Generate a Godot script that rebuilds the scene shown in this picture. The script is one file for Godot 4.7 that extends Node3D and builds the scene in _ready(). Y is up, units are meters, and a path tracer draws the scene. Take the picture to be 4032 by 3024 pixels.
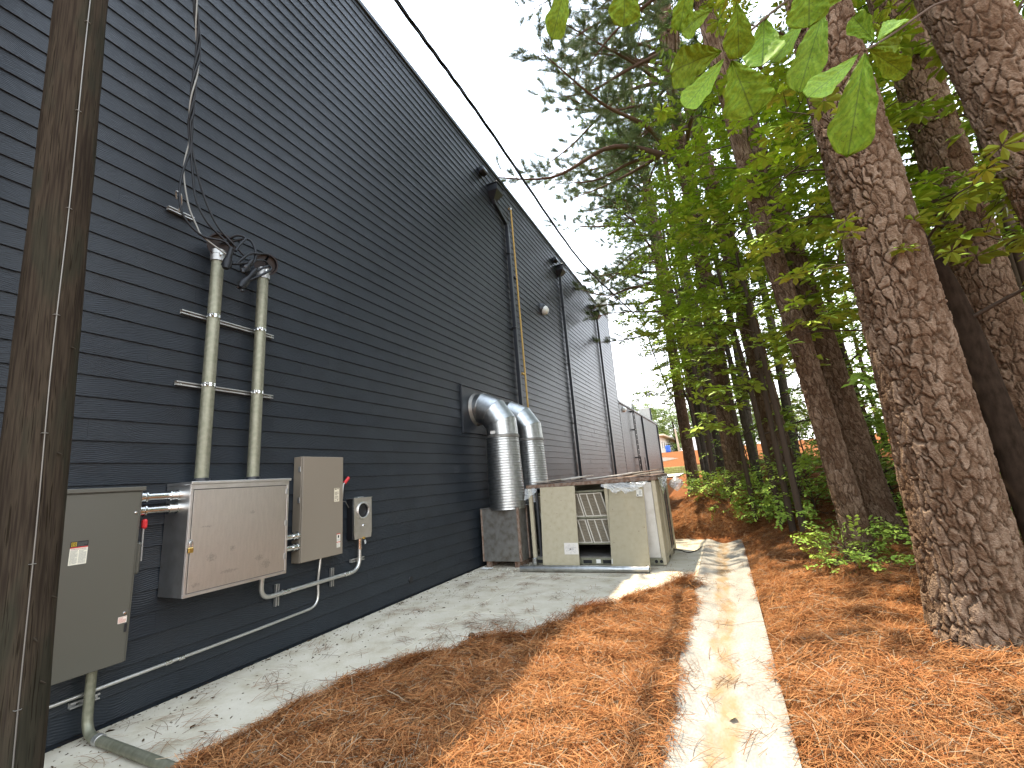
extends Node3D
# A service alley behind a lap-sided building: electrical gear on the wall, an old rooftop unit on a pad,
# pine straw beds, a concrete swale and a strip of pine woods.

var rng := RandomNumberGenerator.new()
var M := {}
var used := {}


# ---------------------------------------------------------------- mesh builder
class MB:
	var v := PackedVector3Array()
	var n := PackedVector3Array()
	var uv := PackedVector2Array()
	var col := PackedColorArray()
	var idx := PackedInt32Array()
	var tint := Color(1, 1, 1)
	var colored := false

	func vert(p: Vector3, nn: Vector3, u := Vector2.ZERO) -> int:
		v.append(p)
		n.append(nn)
		uv.append(u)
		col.append(tint)
		return v.size() - 1

	func tri_i(a: int, b: int, c: int, nn: Vector3) -> void:
		if (v[b] - v[a]).cross(v[c] - v[a]).dot(nn) > 0.0:
			idx.append(a)
			idx.append(c)
			idx.append(b)
		else:
			idx.append(a)
			idx.append(b)
			idx.append(c)

	func poly(pts: Array, nn: Vector3, uvs: Array = []) -> void:
		var first := v.size()
		for k in pts.size():
			vert(pts[k], nn, uvs[k] if k < uvs.size() else Vector2.ZERO)
		for k in range(1, pts.size() - 1):
			tri_i(first, first + k, first + k + 1, nn)

	func poly_out(pts: Array, centre: Vector3) -> void:
		var nn: Vector3 = (pts[1] - pts[0]).cross(pts[2] - pts[0]).normalized()
		var mid := Vector3.ZERO
		for p in pts:
			mid += p
		if nn.dot(mid / pts.size() - centre) < 0.0:
			nn = -nn
		poly(pts, nn)

	func box(c: Vector3, s: Vector3, bev := 0.0, b := Basis()) -> void:
		var h := s * 0.5
		var e := minf(bev, minf(h.x, minf(h.y, h.z)) * 0.9)
		if e <= 0.0:
			for ax in 3:
				for sg in [-1.0, 1.0]:
					var nn := Vector3.ZERO
					nn[ax] = sg
					var a1 := (ax + 1) % 3
					var a2 := (ax + 2) % 3
					var pts := []
					var us := []
					for q in [[-1, -1], [1, -1], [1, 1], [-1, 1]]:
						var p := Vector3.ZERO
						p[ax] = sg * h[ax]
						p[a1] = q[0] * h[a1]
						p[a2] = q[1] * h[a2]
						pts.append(c + b * p)
						us.append(Vector2(q[0] * 0.5 + 0.5, q[1] * 0.5 + 0.5))
					poly(pts, b * nn, us)
			return
		var cp := {}
		for sx in [-1, 1]:
			for sy in [-1, 1]:
				for sz in [-1, 1]:
					for ax in 3:
						var p := Vector3(sx * (h.x - e), sy * (h.y - e), sz * (h.z - e))
						p[ax] = [sx, sy, sz][ax] * h[ax]
						cp[[sx, sy, sz, ax]] = c + b * p
		for ax in 3:
			var a1 := (ax + 1) % 3
			var a2 := (ax + 2) % 3
			for sg in [-1, 1]:
				var nn := Vector3.ZERO
				nn[ax] = sg
				var pts := []
				var us := []
				for q in [[-1, -1], [1, -1], [1, 1], [-1, 1]]:
					var k := [0, 0, 0]
					k[ax] = sg
					k[a1] = q[0]
					k[a2] = q[1]
					pts.append(cp[[k[0], k[1], k[2], ax]])
					us.append(Vector2(q[0] * 0.5 + 0.5, q[1] * 0.5 + 0.5))
				poly(pts, b * nn, us)
			# edges along ax
			for s1 in [-1, 1]:
				for s2 in [-1, 1]:
					var pts := []
					for w in [[-1, a1], [1, a1], [1, a2], [-1, a2]]:
						var k := [0, 0, 0]
						k[ax] = w[0]
						k[a1] = s1
						k[a2] = s2
						pts.append(cp[[k[0], k[1], k[2], w[1]]])
					var nn := Vector3.ZERO
					nn[a1] = s1
					nn[a2] = s2
					poly(pts, (b * nn).normalized())
		for sx in [-1, 1]:
			for sy in [-1, 1]:
				for sz in [-1, 1]:
					poly([cp[[sx, sy, sz, 0]], cp[[sx, sy, sz, 1]], cp[[sx, sy, sz, 2]]], (b * Vector3(sx, sy, sz)).normalized())

	# smooth tube along points; r is a number or an array of radii
	func tube(pts: Array, r, sides := 10, caps := true) -> void:
		var np := pts.size()
		var t: Vector3 = (pts[1] - pts[0]).normalized()
		var side := t.cross(Vector3.UP if absf(t.y) < 0.9 else Vector3.RIGHT).normalized()
		var start := v.size()
		var along := 0.0
		for i in np:
			var d: Vector3
			if i == 0:
				d = (pts[1] - pts[0]).normalized()
			elif i == np - 1:
				d = (pts[i] - pts[i - 1]).normalized()
			else:
				d = ((pts[i] - pts[i - 1]).normalized() + (pts[i + 1] - pts[i]).normalized()).normalized()
				along += (pts[i] - pts[i - 1]).length()
			side = (side - d * side.dot(d)).normalized()
			var up := d.cross(side)
			var rr: float = r[i] if r is Array else r
			for k in sides + 1:
				var a := TAU * k / sides
				var nn := side * cos(a) + up * sin(a)
				vert(pts[i] + nn * rr, nn, Vector2(float(k) / sides, along))
		for i in np - 1:
			for k in sides:
				var a := start + i * (sides + 1) + k
				var b := a + 1
				var c2 := a + sides + 2
				var e := a + sides + 1
				idx.append_array([a, c2, b, a, e, c2])
		if caps:
			for w in [0, np - 1]:
				var nn: Vector3 = (pts[0] - pts[1]).normalized() if w == 0 else (pts[np - 1] - pts[np - 2]).normalized()
				var ring := []
				for k in sides:
					ring.append(v[start + w * (sides + 1) + k])
				poly(ring, nn)

	# profile of [radius, height] turned round the y axis of xf; hard corners where marked by repeating a point
	func lathe(profile: Array, sides: int, xf := Transform3D()) -> void:
		for i in profile.size() - 1:
			var p0: Array = profile[i]
			var p1: Array = profile[i + 1]
			var d := Vector2(p1[0] - p0[0], p1[1] - p0[1])
			if d.length() < 0.000001:
				continue
			var nn2 := Vector2(d.y, -d.x).normalized()
			var start := v.size()
			for k in sides + 1:
				var a := TAU * k / sides
				var dir := Vector3(cos(a), 0, sin(a))
				var nn := xf.basis * (dir * nn2.x + Vector3.UP * nn2.y)
				vert(xf * (dir * p0[0] + Vector3.UP * p0[1]), nn, Vector2(float(k) / sides, p0[1]))
				vert(xf * (dir * p1[0] + Vector3.UP * p1[1]), nn, Vector2(float(k) / sides, p1[1]))
			for k in sides:
				var a := start + k * 2
				var out := n[a] + n[a + 2]
				if p0[0] > 0.000001:
					tri_i(a, a + 1, a + 2, out)
				if p1[0] > 0.000001:
					tri_i(a + 1, a + 3, a + 2, out)

	# a grid of points (rows x cols) with smooth normals
	func grid(rows: int, cols: int, pos: Callable, flip := false, uvf = null) -> void:
		var start := v.size()
		var ps := PackedVector3Array()
		for i in rows:
			for j in cols:
				ps.append(pos.call(i, j))
		for i in rows:
			for j in cols:
				var du := ps[i * cols + mini(j + 1, cols - 1)] - ps[i * cols + maxi(j - 1, 0)]
				var dv := ps[mini(i + 1, rows - 1) * cols + j] - ps[maxi(i - 1, 0) * cols + j]
				var nn := du.cross(dv).normalized() * (-1.0 if flip else 1.0)
				vert(ps[i * cols + j], nn, uvf.call(i, j) if uvf != null else Vector2(float(j) / (cols - 1), float(i) / (rows - 1)))
		for i in rows - 1:
			for j in cols - 1:
				var a := start + i * cols + j
				if flip:
					idx.append_array([a, a + 1, a + cols + 1, a, a + cols + 1, a + cols])
				else:
					idx.append_array([a, a + cols + 1, a + 1, a, a + cols, a + cols + 1])

	func mesh() -> ArrayMesh:
		var arr := []
		arr.resize(Mesh.ARRAY_MAX)
		arr[Mesh.ARRAY_VERTEX] = v
		arr[Mesh.ARRAY_NORMAL] = n
		arr[Mesh.ARRAY_TEX_UV] = uv
		if colored:
			arr[Mesh.ARRAY_COLOR] = col
		arr[Mesh.ARRAY_INDEX] = idx
		var m := ArrayMesh.new()
		m.add_surface_from_arrays(Mesh.PRIMITIVE_TRIANGLES, arr)
		return m


# ---------------------------------------------------------------- scene helpers
func numbered(called: String) -> String:
	if used.has(called):
		used[called] += 1
		return "%s_%03d" % [called, used[called]]
	used[called] = 0
	return called


func tag(o: Node, label: String, category: String, group := "") -> Node:
	o.set_meta("label", label)
	o.set_meta("category", category)
	if group != "":
		o.set_meta("group", group)
	return o


func thing(called: String, label: String, category: String, base := Vector3.ZERO, group := "") -> Node3D:
	var o := Node3D.new()
	o.name = numbered(called)
	o.position = base
	add_child(o)
	tag(o, label, category, group)
	return o


# one mesh, given in world coordinates
func obj(called: String, m, mat: Material, parent: Node = self) -> MeshInstance3D:
	var o := MeshInstance3D.new()
	o.mesh = m.mesh() if m is MB else m
	o.material_override = mat
	if parent == self:
		o.name = numbered(called)
		add_child(o)
	else:
		o.name = called
		parent.add_child(o, true)
		if parent.get_parent() == self:
			o.position = -parent.position
	return o


func structure(called: String, m, mat: Material) -> MeshInstance3D:
	var o := obj(called, m, mat)
	o.set_meta("kind", "structure")
	return o


func copies(called: String, mesh: Mesh, mat: Material, xfs: Array, cols: Array, parent: Node = self) -> MultiMeshInstance3D:
	var mm := MultiMesh.new()
	mm.transform_format = MultiMesh.TRANSFORM_3D
	mm.use_colors = true
	mm.mesh = mesh
	mm.instance_count = xfs.size()
	for i in xfs.size():
		mm.set_instance_transform(i, xfs[i])
		mm.set_instance_color(i, cols[i])
	var o := MultiMeshInstance3D.new()
	o.multimesh = mm
	o.material_override = mat
	if parent == self:
		o.name = numbered(called)
		add_child(o)
	else:
		o.name = called
		parent.add_child(o, true)
		if parent.get_parent() == self:
			o.position = -parent.position
	return o


func lin(r: float, g: float, b: float) -> Color:
	return Color(r, g, b).linear_to_srgb()


func mat(called: String, c: Color, rough := 0.8, metal := 0.0) -> StandardMaterial3D:
	var m := StandardMaterial3D.new()
	m.albedo_color = c
	m.roughness = rough
	m.metallic = metal
	M[called] = m
	return m


func fnl(seed_: int, freq: float, octaves := 4, type := FastNoiseLite.TYPE_SIMPLEX_SMOOTH) -> FastNoiseLite:
	var f := FastNoiseLite.new()
	f.seed = seed_
	f.frequency = freq
	f.noise_type = type
	f.fractal_octaves = octaves
	if octaves <= 1:
		f.fractal_type = FastNoiseLite.FRACTAL_NONE
	return f


# seamless picture: coarse and fine noise mapped between colours (sRGB)
func noise_img(size: int, seed_: int, freq: float, octaves: int, stops: Array, fine := 0.3, fine_freq := 0.2) -> Image:
	var a := fnl(seed_, freq, octaves).get_seamless_image(size, size)
	var b := fnl(seed_ + 7, fine_freq, 2).get_seamless_image(size, size)
	var out := Image.create(size, size, true, Image.FORMAT_RGB8)
	var ns := stops.size() - 1
	for y in size:
		for x in size:
			var t := clampf(a.get_pixel(x, y).r * (1.0 - fine) + b.get_pixel(x, y).r * fine, 0.0, 0.9999) * ns
			var k := int(t)
			out.set_pixel(x, y, (stops[k] as Color).lerp(stops[k + 1], t - k))
	out.generate_mipmaps()
	return out


func height_normal(size: int, seed_: int, freq: float, octaves: int, strength: float) -> ImageTexture:
	var a := fnl(seed_, freq, octaves).get_seamless_image(size, size)
	a.convert(Image.FORMAT_RGBA8)
	a.bump_map_to_normal_map(strength)
	return ImageTexture.create_from_image(a)


func tex(i: Image) -> ImageTexture:
	return ImageTexture.create_from_image(i)


func tri(m: StandardMaterial3D, scale: Vector3, world := true) -> StandardMaterial3D:
	m.uv1_triplanar = true
	m.uv1_world_triplanar = world
	m.uv1_scale = scale
	return m


func ss(a: float, b: float, x: float) -> float:
	var t := clampf((x - a) / (b - a), 0.0, 1.0)
	return t * t * (3.0 - 2.0 * t)


func lerp_table(t: Array, x: float) -> float:
	if x <= t[0][0]:
		return t[0][1]
	for i in t.size() - 1:
		if x <= t[i + 1][0]:
			return lerpf(t[i][1], t[i + 1][1], (x - t[i][0]) / (t[i + 1][0] - t[i][0]))
	return t[t.size() - 1][1]


func curve(pts: Array, steps: int) -> Array:
	# Catmull-Rom through the points
	var out := []
	for i in pts.size() - 1:
		var p0: Vector3 = pts[maxi(i - 1, 0)]
		var p1: Vector3 = pts[i]
		var p2: Vector3 = pts[i + 1]
		var p3: Vector3 = pts[mini(i + 2, pts.size() - 1)]
		for k in steps:
			out.append(p1.cubic_interpolate(p2, p0, p3, float(k) / steps))
	out.append(pts[pts.size() - 1])
	return out


func bend(pts: Array, radius: float, steps := 6) -> Array:
	# straight runs with rounded corners
	var out := [pts[0]]
	for i in range(1, pts.size() - 1):
		var a: Vector3 = (pts[i - 1] - pts[i])
		var b: Vector3 = (pts[i + 1] - pts[i])
		var r := minf(radius, minf(a.length(), b.length()) * 0.49)
		var p: Vector3 = pts[i] + a.normalized() * r
		var q: Vector3 = pts[i] + b.normalized() * r
		for k in steps + 1:
			var t := float(k) / steps
			out.append(p.lerp(pts[i], t).lerp((pts[i] as Vector3).lerp(q, t), t))
	out.append(pts[pts.size() - 1])
	return out


# ---------------------------------------------------------------- the lie of the land
const RISE := [[2.0, 0.0], [5.0, 0.14], [9.5, 0.45], [11.5, 0.85], [15.0, 1.22], [19.0, 1.45], [25.0, 1.5], [40.0, 1.55], [46.9, 1.75], [47.3, 1.75], [52.0, 2.1], [53.9, 2.3], [54.2, 3.0], [60.0, 3.6], [75.0, 4.2], [300.0, 5.0]]


func land(x: float, z: float) -> float:
	var m := ss(10.3, 12.5, -z)
	var g := (1.0 - m) * ss(4.75, 6.3, x) + m * ss(2.4, 5.0, x)
	var high := lerp_table(RISE, -z)
	var far := ss(40.0, 47.3, -z)
	var low := lerp_table([[0.0, 0.0], [24.0, 0.0], [40.0, 0.85], [46.9, 1.0], [47.0, 1.75]], -z)
	return maxf(g * high, low) * (1.0 - far) + far * (high if -z > 46.95 else maxf(g * high, low))


# far edge of the straw that lies between the walk and the swale
const EDGE := [[1.3, -3.0], [1.8, -3.62], [2.42, -4.2], [2.76, -4.8], [3.3, -5.85], [3.8, -6.75], [4.1, -6.95]]
var edge_noise: FastNoiseLite


func straw_at(x: float, z: float) -> float:
	# 1 well inside the straw, 0 on bare concrete
	var w := edge_noise.get_noise_2d(x * 1.0, z * 1.0) * 0.16 + edge_noise.get_noise_2d(x * 4.0 + 50.0, z * 4.0) * 0.05
	var right := x - 4.76 + w * 0.5
	if z < -10.95:
		right = maxf(right, minf(-11.2 - z + w, x - 1.8))
	var left := minf(minf(x - 1.36 + w * 0.35, 3.93 - x + w * 0.25), z - lerp_table(EDGE, x) + w)
	return clampf(maxf(left, right) / 0.25 + 0.5, 0.0, 1.0)


func straw_top(x: float, z: float) -> float:
	var s := straw_at(x, z)
	var bump := edge_noise.get_noise_2d(x * 2.2 + 9.0, z * 2.2) * 0.05 + edge_noise.get_noise_2d(x * 0.6, z * 0.6 - 70.0) * 0.05
	var near := 1.0 if x > 1.35 else ss(0.9, 1.35, x)
	return land(x, z) + lerpf(-0.09, 0.068 + bump, s * near)


# ---------------------------------------------------------------- start
func _ready() -> void:
	# camera
	var cam := Camera3D.new()
	cam.name = "camera"
	cam.transform = Transform3D(Basis(Vector3(0.90025545, -0.07525335, -0.42880888), Vector3(0.15891645, 0.97378695, 0.16274072), Vector3(0.40532171, -0.21465301, 0.888616)), Vector3(4.55, 1.59, 0.0))
	cam.fov = 82.635
	cam.near = 0.05
	cam.far = 600.0
	add_child(cam)
	cam.current = true

	# sky and exposure
	var env := Environment.new()
	env.background_mode = Environment.BG_SKY
	var sky_mat := ProceduralSkyMaterial.new()
	sky_mat.sky_top_color = Color(0.86, 0.92, 1.0)
	sky_mat.sky_horizon_color = Color(1.0, 0.99, 0.97)
	sky_mat.sky_curve = 0.25
	sky_mat.ground_bottom_color = Color(0.30, 0.26, 0.2)
	sky_mat.ground_horizon_color = Color(0.6, 0.6, 0.55)
	sky_mat.sun_angle_max = 8.0
	var sky := Sky.new()
	sky.sky_material = sky_mat
	env.sky = sky
	env.tonemap_mode = Environment.TONE_MAPPER_LINEAR
	env.tonemap_exposure = 4.7
	env.sdfgi_enabled = true
	env.ssao_enabled = true
	env.ssil_enabled = true
	var we := WorldEnvironment.new()
	we.name = "world_environment"
	we.environment = env
	add_child(we)

	# sun: almost overhead, over the roof of the building (its eave shades the walk)
	var sun := DirectionalLight3D.new()
	sun.name = "sun"
	sun.light_energy = 0.78
	sun.light_color = Color(1.0, 0.94, 0.84)
	sun.light_angular_distance = 0.5
	sun.shadow_enabled = true
	sun.look_at_from_position(Vector3.ZERO, Vector3(0.287, -1.0, 0.24))
	add_child(sun)

	rng.seed = 20240611
	edge_noise = fnl(5, 0.9, 3)
	make_materials()
	ground()
	concrete()
	building()
	low_building()
	far_place()
	pole()
	gear()
	riser()
	ducts()
	rooftop_unit()
	small_things()
	woods()
	straw()
	oak_branch()


func label_image(w: int, h: int, base: Color) -> Image:
	var i := Image.create(w, h, false, Image.FORMAT_RGB8)
	i.fill(base)
	return i


func text_rows(i: Image, x0: int, y0: int, x1: int, y1: int, step: int, ink: Color, seed_: int) -> void:
	var r := RandomNumberGenerator.new()
	r.seed = seed_
	var y := y0
	while y < y1:
		var x := x0
		var stop := x1 - (r.randi_range(0, (x1 - x0) / 2) if r.randf() < 0.3 else 0)
		while x < stop:
			var w := r.randi_range(3, 9)
			i.fill_rect(Rect2i(x, y, mini(w, stop - x), maxi(1, step - 3)), ink)
			x += w + 2
		y += step


func make_materials() -> void:
	# --- cement siding: dark blue-grey paint over embossed cedar grain, four boards in one picture
	var g1 := fnl(11, 0.0035, 2)
	var g2 := fnl(12, 0.02, 2)
	var hi := Image.create(1024, 512, false, Image.FORMAT_RGBA8)
	for y in 512:
		var row := y / 128
		var fy := float(y % 128) / 128.0
		for x in 1024:
			var a := TAU * x / 1024.0
			var cx := cos(a) * 163.0
			var cz := sin(a) * 163.0
			var warp := g1.get_noise_3d(cx * 0.55, fy * 26.0 + row * 400.0, cz * 0.55) * 2.6
			var s := sin((fy * 13.0 + warp * 3.4) * TAU)
			var fine := g2.get_noise_3d(cx * 1.2, fy * 700.0 + row * 900.0, cz * 1.2)
			var hh := clampf(0.5 + 0.28 * s * (0.45 + 0.55 * absf(g1.get_noise_3d(cx, row * 77.0 + fy * 30.0, cz) * 2.0)) + fine * 0.35, 0.0, 1.0)
			hi.set_pixel(x, y, Color(hh, hh, hh))
	hi.bump_map_to_normal_map(5.0)
	hi.generate_mipmaps()
	var m := mat("siding", lin(0.0195, 0.0240, 0.0290), 0.34)
	m.normal_enabled = true
	m.normal_texture = tex(hi)
	m.normal_scale = 0.34
	var film := noise_img(256, 91, 0.012, 4, [Color(0.86, 0.85, 0.84), Color(0.95, 0.95, 0.95), Color(1, 1, 1)])
	m.albedo_texture = tex(film)
	m = mat("siding_alt", lin(0.0215, 0.0260, 0.0305), 0.36)
	m.normal_enabled = true
	m.normal_texture = M.siding.normal_texture
	m.normal_scale = 0.3
	m.albedo_texture = M.siding.albedo_texture
	m = mat("block_paint", lin(0.018, 0.021, 0.024), 0.42)
	tri(m, Vector3(0.5, 0.5, 0.5))
	m.albedo_texture = tex(noise_img(256, 31, 0.015, 4, [Color(0.75, 0.7, 0.66), Color(0.9, 0.9, 0.9), Color(1, 1, 1)]))
	m.normal_enabled = true
	m.normal_texture = height_normal(256, 44, 0.06, 3, 4.0)
	m.normal_scale = 0.4
	mat("dark_trim", lin(0.009, 0.011, 0.015), 0.35)
	mat("coping", lin(0.028, 0.033, 0.04), 0.4)
	mat("plate_paint", lin(0.015, 0.018, 0.022), 0.45)

	# --- concrete
	m = mat("concrete", Color(1, 1, 1), 0.9)
	tri(m, Vector3(0.42, 0.42, 0.42))
	m.albedo_texture = tex(noise_img(1024, 61, 0.006, 5, [lin(0.31, 0.265, 0.18), lin(0.45, 0.405, 0.31), lin(0.50, 0.455, 0.36), lin(0.54, 0.495, 0.40)], 0.22, 0.35))
	m.normal_enabled = true
	m.normal_texture = height_normal(512, 65, 0.12, 3, 2.0)
	m.normal_scale = 0.25
	m = mat("swale", Color(1, 1, 1), 0.9)
	# ochre silt stain down the middle of the swale, seen in the photograph as a ragged band
	var si := Image.create(256, 1024, true, Image.FORMAT_RGB8)
	var sn := fnl(71, 0.012, 4)
	var sf := fnl(72, 0.12, 3)
	for y in 1024:
		for x in 256:
			var u := x / 255.0
			var off := absf(u - 0.47 - sn.get_noise_2d(5.0, y * 0.6) * 0.10)
			var st := clampf(1.0 - off / (0.17 + 0.10 * sn.get_noise_2d(x * 0.3 + 99.0, y * 1.0)), 0.0, 1.0)
			st = smoothstep(0.0, 0.6, st) * (0.55 + 0.5 * sn.get_noise_2d(x * 1.5 + 300.0, y * 1.5)) + 0.10 * sf.get_noise_2d(x, y)
			var grey := 0.27 + 0.06 * sf.get_noise_2d(x + 500.0, y) + 0.07 * sn.get_noise_2d(x + 900.0, y)
			var base := Color(grey, grey * 0.95, grey * 0.83)
			var c := base.lerp(Color(0.25, 0.16, 0.07), clampf(st, 0.0, 0.8))
			si.set_pixel(x, y, c.linear_to_srgb())
	si.generate_mipmaps()
	m.albedo_texture = tex(si)

	# --- pine straw and soil
	m = mat("straw_ground", Color(1, 1, 1), 1.0)
	tri(m, Vector3(0.6, 0.6, 0.6))
	m.albedo_texture = tex(noise_img(512, 81, 0.03, 5, [lin(0.10, 0.037, 0.014), lin(0.165, 0.064, 0.025), lin(0.21, 0.086, 0.036), lin(0.26, 0.112, 0.05)], 0.5, 0.3))
	m.normal_enabled = true
	m.normal_texture = height_normal(512, 83, 0.1, 4, 8.0)
	m = mat("needle_straw", Color(1, 1, 1), 0.75)
	m.vertex_color_use_as_albedo = true
	m.backlight = Color(0.3, 0.24, 0.14)

	# --- metals
	m = mat("galvanized", lin(0.29, 0.285, 0.235), 0.5, 0.6)
	tri(m, Vector3(2.2, 2.2, 2.2))
	m.albedo_texture = tex(noise_img(256, 101, 0.03, 4, [Color(0.72, 0.74, 0.66), Color(0.86, 0.86, 0.8), Color(1, 1, 0.97)], 0.3, 0.3))
	m = mat("emt", lin(0.55, 0.54, 0.50), 0.38, 0.9)
	m = mat("chrome", lin(0.72, 0.72, 0.70), 0.16, 1.0)
	m = mat("strut", lin(0.42, 0.42, 0.40), 0.45, 0.9)
	m = mat("stainless", lin(0.62, 0.60, 0.57), 0.34, 1.0)
	tri(m, Vector3(0.9, 0.9, 0.9))
	m.albedo_texture = tex(noise_img(512, 111, 0.018, 4, [Color(0.93, 0.92, 0.91), Color(0.97, 0.97, 0.96), Color(1, 1, 1), Color(1, 1, 1)], 0.15, 0.15))
	var rough_i := noise_img(512, 115, 0.012, 4, [Color(0.38, 0.38, 0.38), Color(0.40, 0.40, 0.40), Color(0.43, 0.43, 0.43)], 0.2, 0.2)
	m.roughness = 1.0
	m.roughness_texture = tex(rough_i)
	# door of the steel box: hand smudges and drip marks as seen on it
	m = mat("stainless_door", lin(0.62, 0.60, 0.57), 0.40, 1.0)
	var di := Image.create(512, 512, true, Image.FORMAT_RGB8)
	var dn := fnl(117, 0.02, 4)
	var df := fnl(118, 0.09, 3)
	var marks := [[0.30, 0.80, 0.045, 0.05], [0.13, 0.62, 0.02, 0.10], [0.12, 0.22, 0.05, 0.06], [0.20, 0.30, 0.035, 0.05], [0.36, 0.60, 0.03, 0.035], [0.06, 0.93, 0.02, 0.04], [0.62, 0.86, 0.01, 0.06], [0.72, 0.40, 0.02, 0.03]]
	for y in 512:
		for x in 512:
			var u := x / 511.0
			var v := y / 511.0
			var k := 0.97 + 0.03 * dn.get_noise_2d(x * 0.4, y * 3.0)
			for q in marks:
				var d := pow((u - q[0]) / q[2], 2.0) + pow((v - q[1]) / q[3], 2.0) + df.get_noise_2d(x, y) * 1.4
				k -= 0.13 * clampf(1.0 - d, 0.0, 1.0) * (0.6 + 0.8 * absf(df.get_noise_2d(x * 2.0 + 90.0, y * 0.7)))
			k -= 0.05 * smoothstep(0.3, 0.6, df.get_noise_2d(x * 1.2 + 300.0, y * 1.2))
			di.set_pixel(x, y, Color(k, k * 0.985, k * 0.965))
	di.generate_mipmaps()
	m.albedo_texture = tex(di)
	m = mat("duct_metal", lin(0.55, 0.56, 0.55), 0.30, 1.0)
	tri(m, Vector3(1.3, 1.3, 1.3))
	m.albedo_texture = tex(noise_img(256, 121, 0.03, 4, [Color(0.7, 0.71, 0.7), Color(0.9, 0.9, 0.9), Color(1, 1, 1)], 0.35, 0.3))
	m = mat("old_sheet", lin(0.27, 0.265, 0.25), 0.45, 0.7)
	tri(m, Vector3(1.2, 1.2, 1.2))
	m.albedo_texture = tex(noise_img(256, 125, 0.02, 5, [Color(0.66, 0.61, 0.55), Color(0.88, 0.87, 0.85), Color(1, 1, 1)], 0.3, 0.2))
	mat("gray_enamel", lin(0.082, 0.078, 0.060), 0.34)
	m = mat("tan_enamel", lin(0.185, 0.155, 0.115), 0.42)
	mat("black_plastic", lin(0.008, 0.008, 0.009), 0.45)
	mat("rubber", lin(0.006, 0.006, 0.0065), 0.42)
	mat("aluminium_wire", lin(0.20, 0.19, 0.165), 0.5, 0.6)
	mat("red_grip", lin(0.50, 0.020, 0.022), 0.4)
	mat("brass", lin(0.62, 0.42, 0.12), 0.3, 1.0)
	mat("gas_yellow", lin(0.50, 0.32, 0.08), 0.5)
	mat("paper", lin(0.66, 0.64, 0.58), 0.8)
	mat("white_lens", lin(0.72, 0.72, 0.68), 0.35)
	mat("seam", lin(0.010, 0.010, 0.010), 0.9)

	# --- rooftop unit
	m = mat("unit_tan", Color(1, 1, 1), 0.55)
	tri(m, Vector3(0.9, 0.9, 0.9))
	m.albedo_texture = tex(noise_img(512, 131, 0.02, 5, [lin(0.28, 0.23, 0.14), lin(0.38, 0.335, 0.225), lin(0.41, 0.36, 0.25), lin(0.435, 0.385, 0.275)], 0.35, 0.35))
	m = mat("unit_white", Color(1, 1, 1), 0.55)
	tri(m, Vector3(0.8, 0.8, 0.8))
	m.albedo_texture = tex(noise_img(256, 132, 0.02, 4, [lin(0.34, 0.30, 0.235), lin(0.48, 0.455, 0.40), lin(0.52, 0.50, 0.44)], 0.3, 0.3))
	mat("filter_board", lin(0.50, 0.46, 0.38), 0.9)
	mat("filter_media", lin(0.22, 0.19, 0.14), 1.0)
	mat("coil_dark", lin(0.03, 0.03, 0.03), 0.7)
	m = mat("rusty_sheet", Color(1, 1, 1), 0.75, 0.1)
	tri(m, Vector3(1.4, 1.4, 1.4))
	m.albedo_texture = tex(noise_img(256, 135, 0.03, 5, [lin(0.07, 0.035, 0.018), lin(0.16, 0.10, 0.07), lin(0.25, 0.20, 0.16), lin(0.12, 0.08, 0.055)], 0.3, 0.3))
	m = mat("plastic_film", Color(0.86, 0.87, 0.86, 0.38), 0.18)
	m.transparency = BaseMaterial3D.TRANSPARENCY_ALPHA
	m.cull_mode = BaseMaterial3D.CULL_DISABLED
	mat("old_board", lin(0.36, 0.32, 0.26), 0.9)

	# --- wood of the pole
	m = mat("pole_wood", Color(1, 1, 1), 0.85)
	var wi := Image.create(512, 1024, true, Image.FORMAT_RGB8)
	var wn := fnl(141, 0.05, 3)
	var wk := fnl(142, 0.008, 3)
	for y in 1024:
		for x in 512:
			var a := TAU * x / 512.0
			var s1 := wn.get_noise_3d(cos(a) * 82.0 * 2.2, y * 0.5, sin(a) * 82.0 * 2.2)
			var s2 := wk.get_noise_3d(cos(a) * 82.0, y * 1.75, sin(a) * 82.0)
			var check := smoothstep(0.28, 0.5, s1) * 0.8
			var c := Color(0.022, 0.0165, 0.012).lerp(Color(0.055, 0.043, 0.029), clampf(0.5 + s1 * 0.9 + s2 * 0.5, 0.0, 1.0))
			c = c.lerp(Color(0.020, 0.022, 0.015), clampf(s2 * 1.6, 0.0, 0.6)).lerp(Color(0.007, 0.005, 0.003), check)
			wi.set_pixel(x, y, c.linear_to_srgb())
	wi.generate_mipmaps()
	m.albedo_texture = tex(wi)
	m.uv1_scale = Vector3(1, 0.088, 1)

	# --- bark and leaves
	m = mat("bark", Color(1, 1, 1), 0.95)
	m.vertex_color_use_as_albedo = true
	tri(m, Vector3(3.0, 3.0, 3.0))
	m.albedo_texture = tex(noise_img(256, 151, 0.05, 4, [Color(0.55, 0.52, 0.49), Color(0.84, 0.82, 0.80), Color(1, 1, 1)], 0.45, 0.3))
	m.normal_enabled = true
	m.normal_texture = height_normal(256, 153, 0.09, 5, 9.0)
	m.normal_scale = 0.9
	m = mat("smooth_bark", lin(0.15, 0.125, 0.10), 0.9)
	tri(m, Vector3(2.0, 0.8, 2.0))
	m.albedo_texture = tex(noise_img(256, 155, 0.03, 4, [Color(0.5, 0.5, 0.48), Color(0.8, 0.79, 0.77), Color(1, 1, 1)], 0.3, 0.3))
	tri(mat("dark_bark", lin(0.060, 0.042, 0.030), 1.0), Vector3(2.5, 0.8, 2.5)).albedo_texture = M.smooth_bark.albedo_texture
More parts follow.
